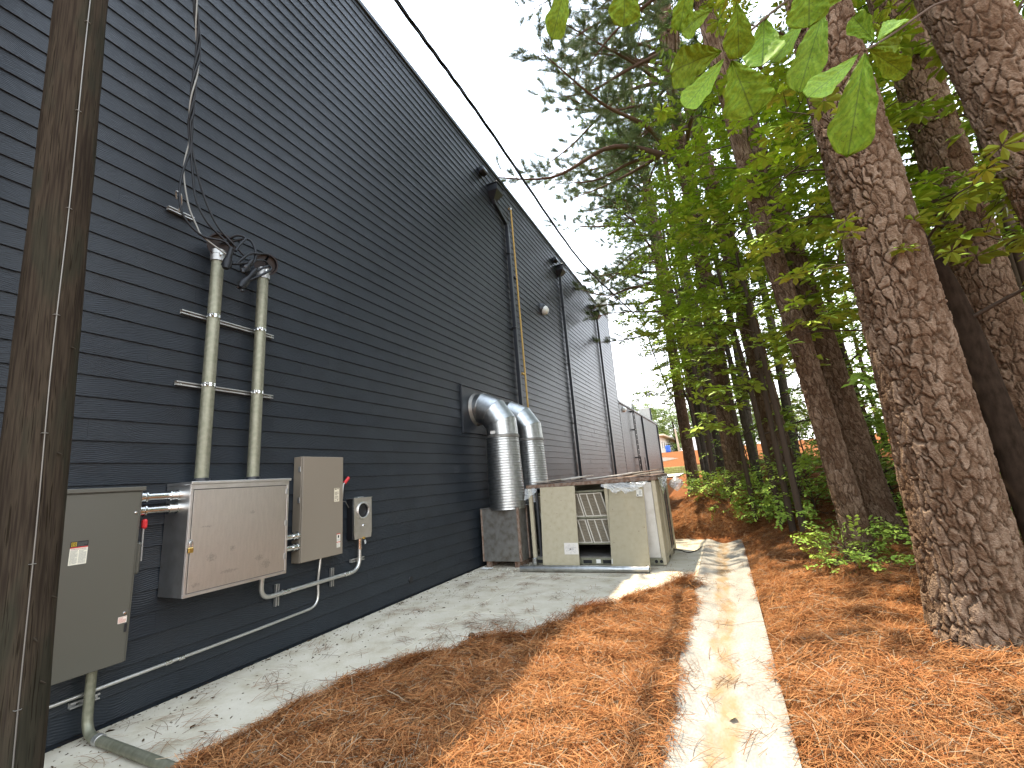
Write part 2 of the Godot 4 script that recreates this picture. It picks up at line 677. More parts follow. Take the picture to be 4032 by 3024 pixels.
	mat("twig", lin(0.085, 0.062, 0.045), 0.9)
	m = mat("pine_twig", lin(0.12, 0.075, 0.055), 0.9)
	m = mat("leaf", Color(1, 1, 1), 0.5)
	m.vertex_color_use_as_albedo = true
	m.cull_mode = BaseMaterial3D.CULL_DISABLED
	m.backlight = Color(1.05, 1.1, 0.5)
	m = mat("needle", Color(1, 1, 1), 0.5)
	m.vertex_color_use_as_albedo = true
	m.cull_mode = BaseMaterial3D.CULL_DISABLED
	m.backlight = Color(0.6, 0.7, 0.4)
	# matte, porous things shine less than paint
	for q in [["straw_ground", 0.05], ["needle_straw", 0.10], ["pole_wood", 0.12], ["bark", 0.12], ["smooth_bark", 0.15], ["dark_bark", 0.1], ["twig", 0.15], ["pine_twig", 0.15], ["concrete", 0.2], ["swale", 0.15], ["leaf", 0.3], ["needle", 0.25], ["siding", 0.36], ["siding_alt", 0.36], ["rubber", 0.35], ["old_board", 0.15], ["filter_media", 0.1], ["filter_board", 0.2], ["rusty_sheet", 0.2]]:
		M[q[0]].metallic_specular = q[1]



# ---------------------------------------------------------------- ground, concrete
func axis_steps(marks: Array) -> Array:
	# [[from, to, step], ...]
	var out := []
	for s in marks:
		var x: float = s[0]
		while x < s[1] - 0.0001:
			out.append(x)
			x += s[2]
	out.append(marks[marks.size() - 1][1])
	return out


func ground() -> void:
	var xs := axis_steps([[-150.0, -20.0, 26.0], [-20.0, 0.0, 4.0], [0.0, 9.0, 0.09], [9.0, 24.0, 1.0], [24.0, 180.0, 26.0]])
	var zs := axis_steps([[-250.0, -100.0, 30.0], [-100.0, -48.0, 2.0], [-48.0, -46.0, 0.1], [-46.0, -26.0, 1.0], [-26.0, -12.6, 0.35], [-12.6, 3.0, 0.09], [3.0, 63.0, 12.0]])
	var b := MB.new()
	b.grid(zs.size(), xs.size(), func(i: int, j: int):
		var x: float = xs[j]
		var z: float = zs[i]
		var y := straw_top(x, z) if x > 0.0 and x < 30.0 and z < 6.0 and z > -60.0 else land(x, z) - 0.09
		return Vector3(x, y, z), true)
	structure("ground", b, M.straw_ground)


func slab_panel(parent: Node, x0: float, x1: float, z0: float, z1: float) -> void:
	var b := MB.new()
	b.box(Vector3((x0 + x1) / 2, -0.06, (z0 + z1) / 2), Vector3(x1 - x0, 0.12, absf(z1 - z0)), 0.006)
	obj("panel", b, M.concrete, parent)


func concrete() -> void:
	var s := Node3D.new()
	s.name = "concrete_slab"
	s.set_meta("kind", "structure")
	add_child(s)
	var zj := [3.0, 0.9, -1.0, -2.95, -5.18, -7.18, -9.2, -11.28]
	for i in zj.size() - 1:
		slab_panel(s, 0.02, 1.322, zj[i + 1] + 0.004, zj[i] - 0.004)
	for r in [[1.33, 2.62, -5.18, -3.35], [2.63, 3.95, -5.18, -3.35], [1.33, 3.95, -7.18, -5.19], [1.33, 3.95, -9.2, -7.19], [1.33, 3.95, -11.28, -9.21]]:
		slab_panel(s, r[0], r[1], r[2] + 0.004, r[3] - 0.004)
	# dished swale, cast in lengths
	var w := Node3D.new()
	w.name = "drainage_swale"
	w.set_meta("kind", "structure")
	add_child(w)
	var zs := [3.0, 0.2, -2.6, -5.4, -8.2, -10.95]
	for i in zs.size() - 1:
		var z0: float = zs[i] - 0.004
		var z1: float = zs[i + 1] + 0.004
		var b := MB.new()
		b.grid(12, 21, func(r: int, c: int):
			var u := c / 20.0
			var z := lerpf(z1, z0, r / 11.0)
			var x := lerpf(3.958, 4.67, u)
			var dip := -0.055 * pow(sin(PI * clampf((u - 0.06) / 0.88, 0.0, 1.0)), 1.5)
			return Vector3(x, 0.012 + dip, z), true, func(r: int, c: int): return Vector2(c / 20.0, lerpf(z1, z0, r / 11.0) * 0.16))
		for e in [[z0, 1.0], [z1, -1.0]]:
			var ring := []
			for c in 21:
				var u := c / 20.0
				ring.append(Vector3(lerpf(3.958, 4.67, u), 0.012 - 0.055 * pow(sin(PI * clampf((u - 0.06) / 0.88, 0.0, 1.0)), 1.5), e[0]))
			for c in 20:
				b.poly([ring[c], ring[c + 1], ring[c + 1] - Vector3(0, 0.1, 0), ring[c] - Vector3(0, 0.1, 0)], Vector3(0, 0, e[1]))
		b.poly([Vector3(4.67, 0.012, z0), Vector3(4.67, 0.012, z1), Vector3(4.67, -0.1, z1), Vector3(4.67, -0.1, z0)], Vector3.RIGHT)
		obj("section", b, M.swale, w)
	# kerb across the far end of the pad
	var k := MB.new()
	k.box(Vector3(2.9, 0.01, -11.42), Vector3(3.2, 0.14, 0.16), 0.012)
	structure("far_kerb", k, M.concrete)


# ---------------------------------------------------------------- building
const ROOF := 10.12
const CORNER := -23.6


func board_mesh(length: float, variant: int, top_cut := 1.0) -> ArrayMesh:
	var b := MB.new()
	var hgt := 0.178 * top_cut
	var v0 := variant * 0.25 + 0.02
	var v1 := variant * 0.25 + 0.23
	var u := length / 1.83
	var off := variant * 0.37
	b.poly([Vector3(0, 0.003, 0), Vector3(0, 0.003, -length), Vector3(-0.0145, hgt + 0.012, -length), Vector3(-0.0145, hgt + 0.012, 0)], Vector3(1, 0.04, 0).normalized(), [Vector2(off, v1), Vector2(off + u, v1), Vector2(off + u, v0), Vector2(off, v0)])
	b.poly([Vector3(0, 0.003, 0), Vector3(0, 0.003, -length), Vector3(-0.002, 0, -length), Vector3(-0.002, 0, 0)], Vector3(0.7, -0.7, 0).normalized(), [Vector2(off, v1), Vector2(off + u, v1), Vector2(off + u, v1), Vector2(off, v1)])
	b.poly([Vector3(-0.002, 0, 0), Vector3(-0.002, 0, -length), Vector3(-0.02, 0, -length), Vector3(-0.02, 0, 0)], Vector3(0, -1, 0))
	for e in [0.0, -length]:
		b.poly([Vector3(0, 0.004, e), Vector3(-0.02, 0, e), Vector3(-0.02, hgt + 0.012, e), Vector3(-0.0145, hgt + 0.012, e)], Vector3(0, 0, 1 if e == 0.0 else -1))
	return b.mesh()


func building() -> void:
	var t := thing("commercial_building", "tall building with dark blue-grey horizontal lap siding along the alley", "building", Vector3(-7, 0, -10))
	var b := MB.new()
	b.box(Vector3(-7.0, ROOF / 2 - 0.2, (7.0 + CORNER) / 2), Vector3(13.956, ROOF + 0.3, 7.0 - CORNER))
	obj("wall", b, M.siding, t)
	var c := MB.new()
	c.box(Vector3(-0.06, ROOF + 0.02, (7.0 + CORNER) / 2), Vector3(0.17, 0.10, 7.02 - CORNER), 0.008)
	obj("roof_coping", c, M.coping, t)
	c = MB.new()
	c.box(Vector3(-0.03, 5.0, CORNER - 0.02), Vector3(0.07, 10.1, 0.06), 0.006)
	obj("corner_trim", c, M.dark_trim, t)
	# boards
	var cache := {}
	var spots := []
	var eye := Vector3(4.55, 1.59, 0)
	var course := 0
	var y := 0.02
	while y < ROOF - 0.06:
		var z: float = 5.6 - [0.0, 1.27, 2.4, 0.61][course % 4] - 0.35 * ((course * 7) % 3)
		var cut := 1.0 if y + 0.178 < ROOF - 0.03 else (ROOF - 0.03 - y) / 0.178
		while z > CORNER:
			var len := minf(3.656, z - CORNER)
			if len > 0.12 and z - len < -0.2:
				var mid := Vector3(0, y + 0.09, z - len / 2)
				var d := mid - eye
				var depth := d.dot(Vector3(-0.405, 0.2147, -0.8886))
				spots.append([(-len * 0.178 / maxf(depth, 0.6) ** 3 if depth > 0.0 else 0.0), y, z, len, (course + int(z * 3.0)) % 4, cut])
			z -= 3.66
		y += 0.178
		course += 1
	spots.sort_custom(func(p, q): return p[0] < q[0])
	var rest := MB.new()
	for i in spots.size():
		var s: Array = spots[i]
		var vr := posmod(s[4], 4)
		var key := "%.2f_%d_%.2f" % [s[3], vr, s[5]]
		if not cache.has(key):
			cache[key] = board_mesh(s[3] + 0.0033, vr, s[5])
		if i < 300:
			var o := obj("board", cache[key], M.siding if (i * 7) % 5 < 3 else M.siding_alt, t)
			o.position = Vector3(0, s[1], s[2]) - t.position
		else:
			var arr: Array = (cache[key] as ArrayMesh).surface_get_arrays(0)
			var first := rest.v.size()
			for k in arr[Mesh.ARRAY_VERTEX].size():
				rest.vert(arr[Mesh.ARRAY_VERTEX][k] + Vector3(0, s[1], s[2]), arr[Mesh.ARRAY_NORMAL][k], arr[Mesh.ARRAY_TEX_UV][k])
			for k in arr[Mesh.ARRAY_INDEX]:
				rest.idx.append(first + k)
	var r := obj("far_boards", rest, M.siding, t)
	r.set_meta("kind", "stuff")
	# raised parapet panel on the far end of the roof
	c = MB.new()
	c.box(Vector3(-0.62, 11.0, -24.6), Vector3(0.9, 1.5, 0.05), 0.01)
	c.box(Vector3(-0.14, 11.0, -24.6), Vector3(0.07, 1.56, 0.1), 0.01)
	obj("parapet_panel", c, M.unit_white, t)
	# small weep hole cover near the foot of the wall
	c = MB.new()
	c.lathe([[0.0, 0.012], [0.045, 0.012], [0.05, 0.0]], 16, Transform3D(Basis(Vector3(0, 0, 1), -PI / 2), Vector3(0.0, 0.24, -5.72)))
	obj("wall_grommet", c, M.black_plastic, t)

	# downspouts with conductor heads
	downspout(-9.55, 10.30, "charcoal downspout with an offset elbow beside the yellow gas pipe")
	downspout(-14.98, 14.98, "straight charcoal downspout in the middle of the long wall")
	downspout(-20.55, 20.55, "charcoal downspout nearest the far corner of the tall wall")
	for d in [[-8.95, 9.53, "dark downlight above the offset downspout, nearest the camera"], [-14.5, 9.5, "dark downlight above the middle downspout"], [-20.0, 9.5, "dark downlight above the farthest downspout of the tall wall"]]:
		var l := thing("wall_light", d[2], "light", Vector3(0, d[1], d[0]), "downlights under the roof edge")
		var q := MB.new()
		q.box(Vector3(0.10, d[1] + 0.02, d[0]), Vector3(0.17, 0.17, 0.26), 0.03, Basis(Vector3(0, 0, 1), 0.25))
		obj("housing", q, M.dark_trim, l)
		q = MB.new()
		q.box(Vector3(0.012, d[1], d[0]), Vector3(0.024, 0.22, 0.2), 0.006)
		obj("back_plate", q, M.dark_trim, l)
	# wall pack with a pale lens
	var wp := thing("wall_pack", "dark wall pack lamp with a white lens between two downspouts", "light", Vector3(0, 6.99, -12.8))
	var q := MB.new()
	q.lathe([[0.0, 0.16], [0.09, 0.15], [0.16, 0.10], [0.2, 0.0]], 20, Transform3D(Basis(Vector3(0, 0, 1), -PI / 2), Vector3(0, 7.0, -12.8)))
	obj("housing", q, M.dark_trim, wp)
	q = MB.new()
	q.lathe([[0.0, 0.20], [0.10, 0.17], [0.15, 0.10], [0.155, 0.06]], 18, Transform3D(Basis(Vector3(0, 0, 1), -PI / 2 - 0.5), Vector3(0.03, 6.97, -12.8)))
	obj("lens", q, M.white_lens, wp)
	# gas pipe
	var gp := thing("gas_pipe", "thin yellow gas pipe running up the wall beside the offset downspout", "pipe", Vector3(0.06, 0, -10.76))
	q = MB.new()
	q.tube(bend([Vector3(0.06, 0.3, -10.79), Vector3(0.06, 9.5, -10.72), Vector3(-0.02, 9.5, -10.72)], 0.06), 0.024, 10)
	obj("pipe", q, M.gas_yellow, gp)
	for yy in [1.8, 4.4, 7.24]:
		q = MB.new()
		q.box(Vector3(0.03, yy, -10.70), Vector3(0.06, 0.05, 0.16), 0.006)
		obj("bracket", q, M.gas_yellow if yy < 7 else M.dark_trim, gp)
	q = MB.new()
	q.lathe([[0.034, -0.03], [0.034, 0.03]], 12, Transform3D(Basis(), Vector3(0.06, 9.47, -10.72)))
	obj("elbow", q, M.emt, gp)


func downspout(z_head: float, z_low: float, label: String) -> void:
	z_low = -absf(z_low)
	var t := thing("downspout", label, "downspout", Vector3(0.07, 0, z_low), "downspouts on the tall wall")
	var m := MB.new()
	# conductor head: flared box narrowing to the pipe
	var hw := 0.19
	var pr := [[0.31, 9.42], [0.31, 9.24], [0.11, 9.03]]
	var rings := []
	for p in pr:
		rings.append([Vector3(0, p[1], z_head + p[0] * 0.62), Vector3(p[0] * 0.85 + 0.02, p[1], z_head + p[0] * 0.62), Vector3(p[0] * 0.85 + 0.02, p[1], z_head - p[0] * 0.62), Vector3(0, p[1], z_head - p[0] * 0.62)])
	for i in 2:
		for k in 3:
			m.poly_out([rings[i][k], rings[i][k + 1], rings[i + 1][k + 1], rings[i + 1][k]], Vector3(0.0, 9.2, z_head))
	m.box(Vector3(0.15, 9.43, z_head), Vector3(0.32, 0.03, 0.44), 0.006)
	obj("conductor_head", m, M.dark_trim, t)
	m = MB.new()
	var w := 0.11
	var path: Array
	if absf(z_head - z_low) > 0.2:
		path = [Vector3(0.075, 9.05, z_head), Vector3(0.075, 8.98, z_head - 0.03), Vector3(0.075, 8.72, z_low + 0.03), Vector3(0.075, 8.6, z_low), Vector3(0.075, 0.16, z_low)]
	else:
		path = [Vector3(0.075, 9.05, z_head), Vector3(0.075, 0.16, z_low)]
	for i in path.size() - 1:
		var a: Vector3 = path[i]
		var c: Vector3 = path[i + 1]
		var up := (a - c).normalized()
		var bs := Basis(Vector3.RIGHT, up, Vector3.RIGHT.cross(up))
		m.box((a + c) / 2, Vector3(0.10, (a - c).length() + 0.03, w), 0.012, bs)
	obj("pipe", m, M.dark_trim, t)
	for yy in [1.2, 3.4, 5.6, 7.8]:
		m = MB.new()
		m.box(Vector3(0.07, yy, z_low), Vector3(0.125, 0.03, w + 0.07), 0.004)
		obj("strap", m, M.dark_trim, t)


func low_building() -> void:
	var t := thing("low_annex", "low painted block annex beyond the tall siding wall", "building", Vector3(-7, 0, -31.4))
	var b := MB.new()
	b.box(Vector3(-7.04, 2.45, -31.42), Vector3(13.98, 5.7, 15.58))
	obj("wall", b, M.block_paint, t)
	# block courses that can just be made out: shallow joints
	var j := MB.new()
	for k in 26:
		j.box(Vector3(-0.049, 0.2 + k * 0.2, -31.42), Vector3(0.006, 0.012, 15.5))
	obj("mortar_joints", j, M.dark_trim, t)
	b = MB.new()
	b.box(Vector3(-0.08, 5.34, -31.42), Vector3(0.2, 0.13, 15.6), 0.01)
	obj("roof_coping", b, M.coping, t)
	for z in [-31.25, -39.1]:
		b = MB.new()
		b.box(Vector3(0.0, 2.65, z), Vector3(0.10, 5.2, 0.12), 0.012)
		obj("downspout", b, M.dark_trim, t)
	b = MB.new()
	b.box(Vector3(-0.5, 6.0, -36.6), Vector3(0.9, 1.0, 0.06), 0.01)
	obj("parapet_panel", b, M.unit_white, t)
	b = MB.new()
	b.box(Vector3(-0.05, 5.9, -36.6), Vector3(0.1, 1.1, 0.1), 0.01)
	obj("parapet_post", b, M.dark_trim, t)
	var l := thing("annex_light", "small pale lamp near the top of the low annex wall", "light", Vector3(0, 5.0, -24.9))
	b = MB.new()
	b.lathe([[0.0, 0.2], [0.12, 0.16], [0.17, 0.0]], 16, Transform3D(Basis(Vector3(0, 0, 1), -PI / 2 - 0.3), Vector3(-0.05, 5.02, -24.9)))
	obj("lens", b, M.white_lens, l)
	# caged roof ladder
	var ld := thing("roof_ladder", "black steel roof ladder with a locked gate at its foot", "ladder", Vector3(0.2, 0.2, -26.9))
	for z in [-26.72, -27.15]:
		b = MB.new()
		b.box(Vector3(0.16, 3.2, z), Vector3(0.05, 5.6, 0.03), 0.006)
		obj("rail", b, M.black_plastic, ld)
	for k in 17:
		b = MB.new()
		b.tube([Vector3(0.16, 0.7 + k * 0.3, -26.72), Vector3(0.16, 0.7 + k * 0.3, -27.15)], 0.014, 8)
		obj("rung", b, M.strut, ld)
	for y in [2.35, 4.0, 5.1]:
		for z in [-26.72, -27.15]:
			b = MB.new()
			b.box(Vector3(0.05, y, z), Vector3(0.22, 0.05, 0.04), 0.004)
			obj("standoff", b, M.black_plastic, ld)
	var gt := MB.new()
	for z in [-27.2, -28.75]:
		gt.box(Vector3(0.2, 1.6, z), Vector3(0.04, 1.6, 0.05))
	for y in [0.85, 1.2, 1.55, 1.95, 2.38]:
		gt.box(Vector3(0.2, y, -27.97), Vector3(0.035, 0.045, 1.55))
	obj("gate", gt, M.black_plastic, ld)


func far_place() -> void:
	# mossy block wall and the tan wall of the terraces past the annex
	var t := thing("retaining_wall", "low mossy block retaining wall past the annex, yellow-green with moss", "wall", Vector3(1, 0.9, -47))
	var moss := mat("moss_block", Color(1, 1, 1), 0.95)
	tri(moss, Vector3(0.5, 0.5, 0.5))
	moss.albedo_texture = tex(noise_img(256, 161, 0.03, 4, [lin(0.13, 0.15, 0.03), lin(0.26, 0.25, 0.08), lin(0.33, 0.29, 0.14)], 0.3, 0.2))
	for r in 4:
		for k in 22:
			var b := MB.new()
			b.box(Vector3(-3.4 + k * 0.46 + (0.23 if r % 2 else 0.0), 0.98 + r * 0.205, -47.0), Vector3(0.44, 0.19, 0.3), 0.02)
			obj("block", b, moss, t)
	t = thing("terrace_wall", "curved tan concrete terrace wall on the straw slope beyond the annex", "wall", Vector3(-1, 2.2, -53))
	var c := MB.new()
	c.grid(2, 14, func(i: int, j: int):
		var u := j / 13.0
		return Vector3(-5.5 + 6.0 * u, 2.0 if i == 0 else 3.1 - 0.55 * u * u, -53.2 - 1.6 * u * u))
	c.grid(2, 14, func(i: int, j: int):
		var u := j / 13.0
		return Vector3(-5.5 + 6.0 * u, 3.1 - 0.55 * u * u, -53.2 - 1.6 * u * u - 0.3 * i))
	obj("wall_face", c, M.concrete, t)
	# long pale building
	t = thing("pale_building", "long cream single-storey building with a row of windows far beyond the annex", "building", Vector3(-8, 4, -85))
	var w := mat("cream_wall", lin(0.62, 0.57, 0.47), 0.8)
	var b := MB.new()
	var a0 := Vector3(-3.95, 4.0, -74.0)
	var a1 := Vector3(-3.4, 4.0, -104.0)
	var dir := (a1 - a0).normalized()
	var out := Vector3(-dir.z, 0, dir.x)
	if out.x < 0:
		out = -out
	var bs := Basis(out, Vector3.UP, out.cross(Vector3.UP))
	var mid := (a0 + a1) / 2
	b.box(mid - out * 5.0 + Vector3(0, 1.3, 0), Vector3(10.0, 2.9, (a1 - a0).length()), 0.0, bs)
	obj("wall", b, w, t)
	b = MB.new()
	b.box(mid - out * 4.8 + Vector3(0, 2.85, 0), Vector3(11.2, 0.28, (a1 - a0).length() + 1.0), 0.03, bs)
	obj("roof", b, mat("pale_roof", lin(0.55, 0.46, 0.32), 0.8), t)
	var glass := mat("dark_glass", lin(0.05, 0.055, 0.06), 0.1)
	for k in 11:
		var p := a0 + dir * (1.6 + k * 2.55) + out * 0.03
		b = MB.new()
		b.box(p + Vector3(0, 1.35, 0), Vector3(0.08, 1.3, 0.8), 0.02, bs)
		var f := obj("window", b, M.white_lens, t)
		b = MB.new()
		b.box(p + Vector3(0, 1.35, 0) + out * 0.03, Vector3(0.06, 1.1, 0.6), 0.01, bs)
		obj("pane", b, glass, f)
	# blue barrel, white shed wall and light pole
	t = thing("blue_barrel", "blue plastic barrel standing by the cream building", "barrel", Vector3(-1.9, 3.75, -64))
	b = MB.new()
	b.lathe([[0.0, 0.0], [0.3, 0.0], [0.34, 0.12], [0.33, 0.35], [0.35, 0.38], [0.33, 0.41], [0.34, 0.8], [0.3, 0.92], [0.0, 0.92]], 20, Transform3D(Basis(), Vector3(-1.9, 3.72, -64)))
	obj("drum", b, mat("barrel_blue", lin(0.02, 0.10, 0.42), 0.4), t)
	b = MB.new()
	b.lathe([[0.06, 0.0], [0.06, 0.03], [0.0, 0.03]], 12, Transform3D(Basis(), Vector3(-1.8, 4.64, -64)))
	obj("bung", b, M.black_plastic, t)
	t = thing("white_container", "white upright container standing beside the blue barrel", "container", Vector3(-3.1, 3.7, -63))
	b = MB.new()
	b.box(Vector3(-3.15, 4.25, -63), Vector3(0.85, 1.1, 0.8), 0.08)
	obj("body", b, M.white_lens, t)
	b = MB.new()
	b.box(Vector3(-3.15, 4.85, -63), Vector3(0.7, 0.12, 0.66), 0.05)
	obj("lid", b, M.unit_white, t)
	t = thing("white_fence_panel", "plain white fence panel on the terrace behind the left pines", "fence", Vector3(0.9, 3.6, -65))
	b = MB.new()
	b.box(Vector3(1.2, 4.5, -65), Vector3(2.2, 1.9, 0.06), 0.01)
	obj("panel", b, M.white_lens, t)
	for x in [0.12, 2.28]:
		b = MB.new()
		b.box(Vector3(x, 4.4, -65), Vector3(0.14, 2.2, 0.14), 0.01)
		obj("post", b, M.white_lens, t)
	t = thing("light_pole", "slim pale pole standing by the cream building", "pole", Vector3(-0.72, 3.7, -66.5))
	b = MB.new()
	b.tube([Vector3(-0.68, 3.5, -66.8), Vector3(-0.8, 7.0, -66.2)], [0.16, 0.11], 10)
	obj("shaft", b, mat("pale_wood", lin(0.45, 0.38, 0.27), 0.9), t)
	b = MB.new()
	b.lathe([[0.15, 0.0], [0.15, 0.1], [0.0, 0.16]], 12, Transform3D(Basis(), Vector3(-0.8, 6.98, -66.2)))
	obj("cap", b, M.strut, t)
	# strip of pavement past the annex
	b = MB.new()
	b.grid(8, 8, func(i: int, j: int):
		var x := -6.0 + j * 1.0
		var z := -46.6 + i * 0.9
		return Vector3(x, land(x, z) + 0.03, z), true)
	structure("pavement", b, M.concrete)


# ---------------------------------------------------------------- pole, panels, conduits
func pole() -> void:
	var t := thing("utility_pole", "weathered round wooden utility pole in the left foreground", "pole", Vector3(0.9, 0, -1.23))
	var b := MB.new()
	var nz := fnl(171, 2.2, 3)
	var rows := 150
	b.grid(rows, 73, func(i: int, j: int):
		var y := -0.3 + 11.3 * i / (rows - 1.0)
		var a := TAU * j / 72.0
		var r := lerpf(0.148, 0.118, y / 11.0)
		var dir := Vector3(cos(a), 0, sin(a))
		# long drying check down the side that faces the camera, wood sunken beside it
		var seam := 0.10 + 0.05 * sin(y * 0.9)
		var da := wrapf(a - seam, -PI, PI)
		var cut := 0.016 * exp(-pow(da / 0.055, 2.0)) + (0.012 if da > 0.06 and da < 1.3 else 0.0) * ss(0.06, 0.16, da) * (1.0 - ss(0.9, 1.3, da))
		r += nz.get_noise_3d(dir.x * 1.6, y * 0.35, dir.z * 1.6) * 0.008 - cut
		return Vector3(0.9, y, -1.235 + 0.040 * y) + dir * r, false, func(i: int, j: int): return Vector2(j / 72.0, -i * 0.0757))
	obj("shaft", b, M.pole_wood, t)
	b = MB.new()
	var wire := []
	for k in 60:
		var y := -0.1 + k * 0.18
		var a := 0.10 + 0.05 * sin(y * 0.9) - 0.03 + 0.02 * sin(y * 3.1)
		wire.append(Vector3(0.9, y, -1.235 + 0.04 * y) + Vector3(cos(a), 0, sin(a)) * (lerpf(0.148, 0.118, y / 11.0) + 0.0))
	b.tube(wire, 0.0035, 6)
	obj("ground_wire", b, M.aluminium_wire, t)
	for k in 13:
		var p: Vector3 = wire[4 + k * 4]
		b = MB.new()
		b.tube(bend([p + Vector3(-0.012, 0, 0.014), p + Vector3(0.008, 0, 0.012), p + Vector3(0.008, 0, -0.012), p + Vector3(-0.012, 0, -0.014)], 0.006, 3), 0.0022, 5)
		obj("staple", b, M.aluminium_wire, t)
	for k in [[0.72, -0.5], [1.15, -0.62], [1.95, -0.35], [2.6, -0.5], [0.95, -0.15]]:
		var y: float = k[0]
		var a: float = k[1]
		b = MB.new()
		var q := Vector3(0.9, y, -1.235 + 0.04 * y) + Vector3(cos(a), 0, sin(a)) * 0.142
		b.tube([q, q + Vector3(cos(a), -0.5, sin(a)) * 0.03], [0.007, 0.002], 5)
		obj("splinter", b, M.pole_wood, t)


func on_wall(parent: Node, called: String, m: Material, x0: float, x1: float, y0: float, y1: float, z0: float, z1: float, bev := 0.004) -> MeshInstance3D:
	var b := MB.new()
	b.box(Vector3((x0 + x1) / 2, (y0 + y1) / 2, (z0 + z1) / 2), Vector3(x1 - x0, y1 - y0, absf(z1 - z0)), bev)
	return obj(called, b, m, parent)


# a printed sheet on a face that looks along +x: u runs towards -z
func sheet(parent: Node, called: String, img: Image, x: float, y0: float, y1: float, z0: float, z1: float) -> MeshInstance3D:
	img.generate_mipmaps()
	var m := StandardMaterial3D.new()
	m.albedo_texture = tex(img)
	m.roughness = 0.6
	var b := MB.new()
	b.poly([Vector3(x, y1, z0), Vector3(x, y1, z1), Vector3(x, y0, z1), Vector3(x, y0, z0)], Vector3.RIGHT, [Vector2(0, 0), Vector2(1, 0), Vector2(1, 1), Vector2(0, 1)])
	return obj(called, b, m, parent)


func screw_head(parent: Node, called: String, at: Vector3, r: float, m: Material) -> void:
	var b := MB.new()
	b.lathe([[0.0, 0.012], [r * 0.7, 0.011], [r, 0.004], [r, 0.0]], 14, Transform3D(Basis(Vector3(0, 0, 1), -PI / 2), at))
	obj(called, b, m, parent)


# coupling: short chrome conduit run along z with locknuts
func nipple(label: String, x: float, y: float, z0: float, z1: float, r: float, group: String) -> void:
	var t := thing("conduit_nipple", label, "conduit", Vector3(x, y, z0), group)
	var bs := Basis(Vector3(1, 0, 0), -PI / 2)
	var L := z0 - z1
	var b := MB.new()
	b.lathe([[r, 0.0], [r, L]], 20, Transform3D(bs, Vector3(x, y, z0)))
	obj("tube", b, M.chrome, t)
	for e in [[0.0, 0.05], [L - 0.075, L]]:
		b = MB.new()
		var c := r + 0.008
		b.lathe([[r, e[0]], [c + 0.006, e[0]], [c + 0.006, e[0] + 0.012], [c, e[0] + 0.014], [c, e[1] - 0.014], [c + 0.007, e[1] - 0.012], [c + 0.007, e[1]], [r, e[1]]], 20, Transform3D(bs, Vector3(x, y, z0)))
		obj("coupling", b, M.chrome, t)


func strut_bar(label: String, a: Vector3, c: Vector3, group: String, w := 0.041) -> Node3D:
	# slotted steel channel: back, two lips
	var t := thing("strut_channel", label, "strut", a, group)
	var d := (c - a).normalized()
	var out := Vector3.RIGHT
	var side := d.cross(out)
	var bs := Basis(out, side, out.cross(side))
	var L := (c - a).length()
	var mid := (a + c) / 2
	var b := MB.new()
	b.box(mid + out * 0.0015, Vector3(0.003, w, L), 0.0, bs)
	for s in [-1.0, 1.0]:
		b.box(mid + out * 0.0185 + side * s * (w / 2 - 0.0015), Vector3(0.03, 0.003, L), 0.0, bs)
		b.box(mid + out * 0.034 + side * s * (w / 2 - 0.006), Vector3(0.003, 0.011, L), 0.0, bs)
	obj("channel", b, M.strut, t)
	for e in [a + d * 0.05, c - d * 0.05]:
		b = MB.new()
		b.lathe([[0.0, 0.01], [0.011, 0.01], [0.013, 0.0]], 6, Transform3D(Basis(Vector3(0, 0, 1), -PI / 2), e + out * 0.003))
		obj("bolt", b, M.chrome, t)
	return t


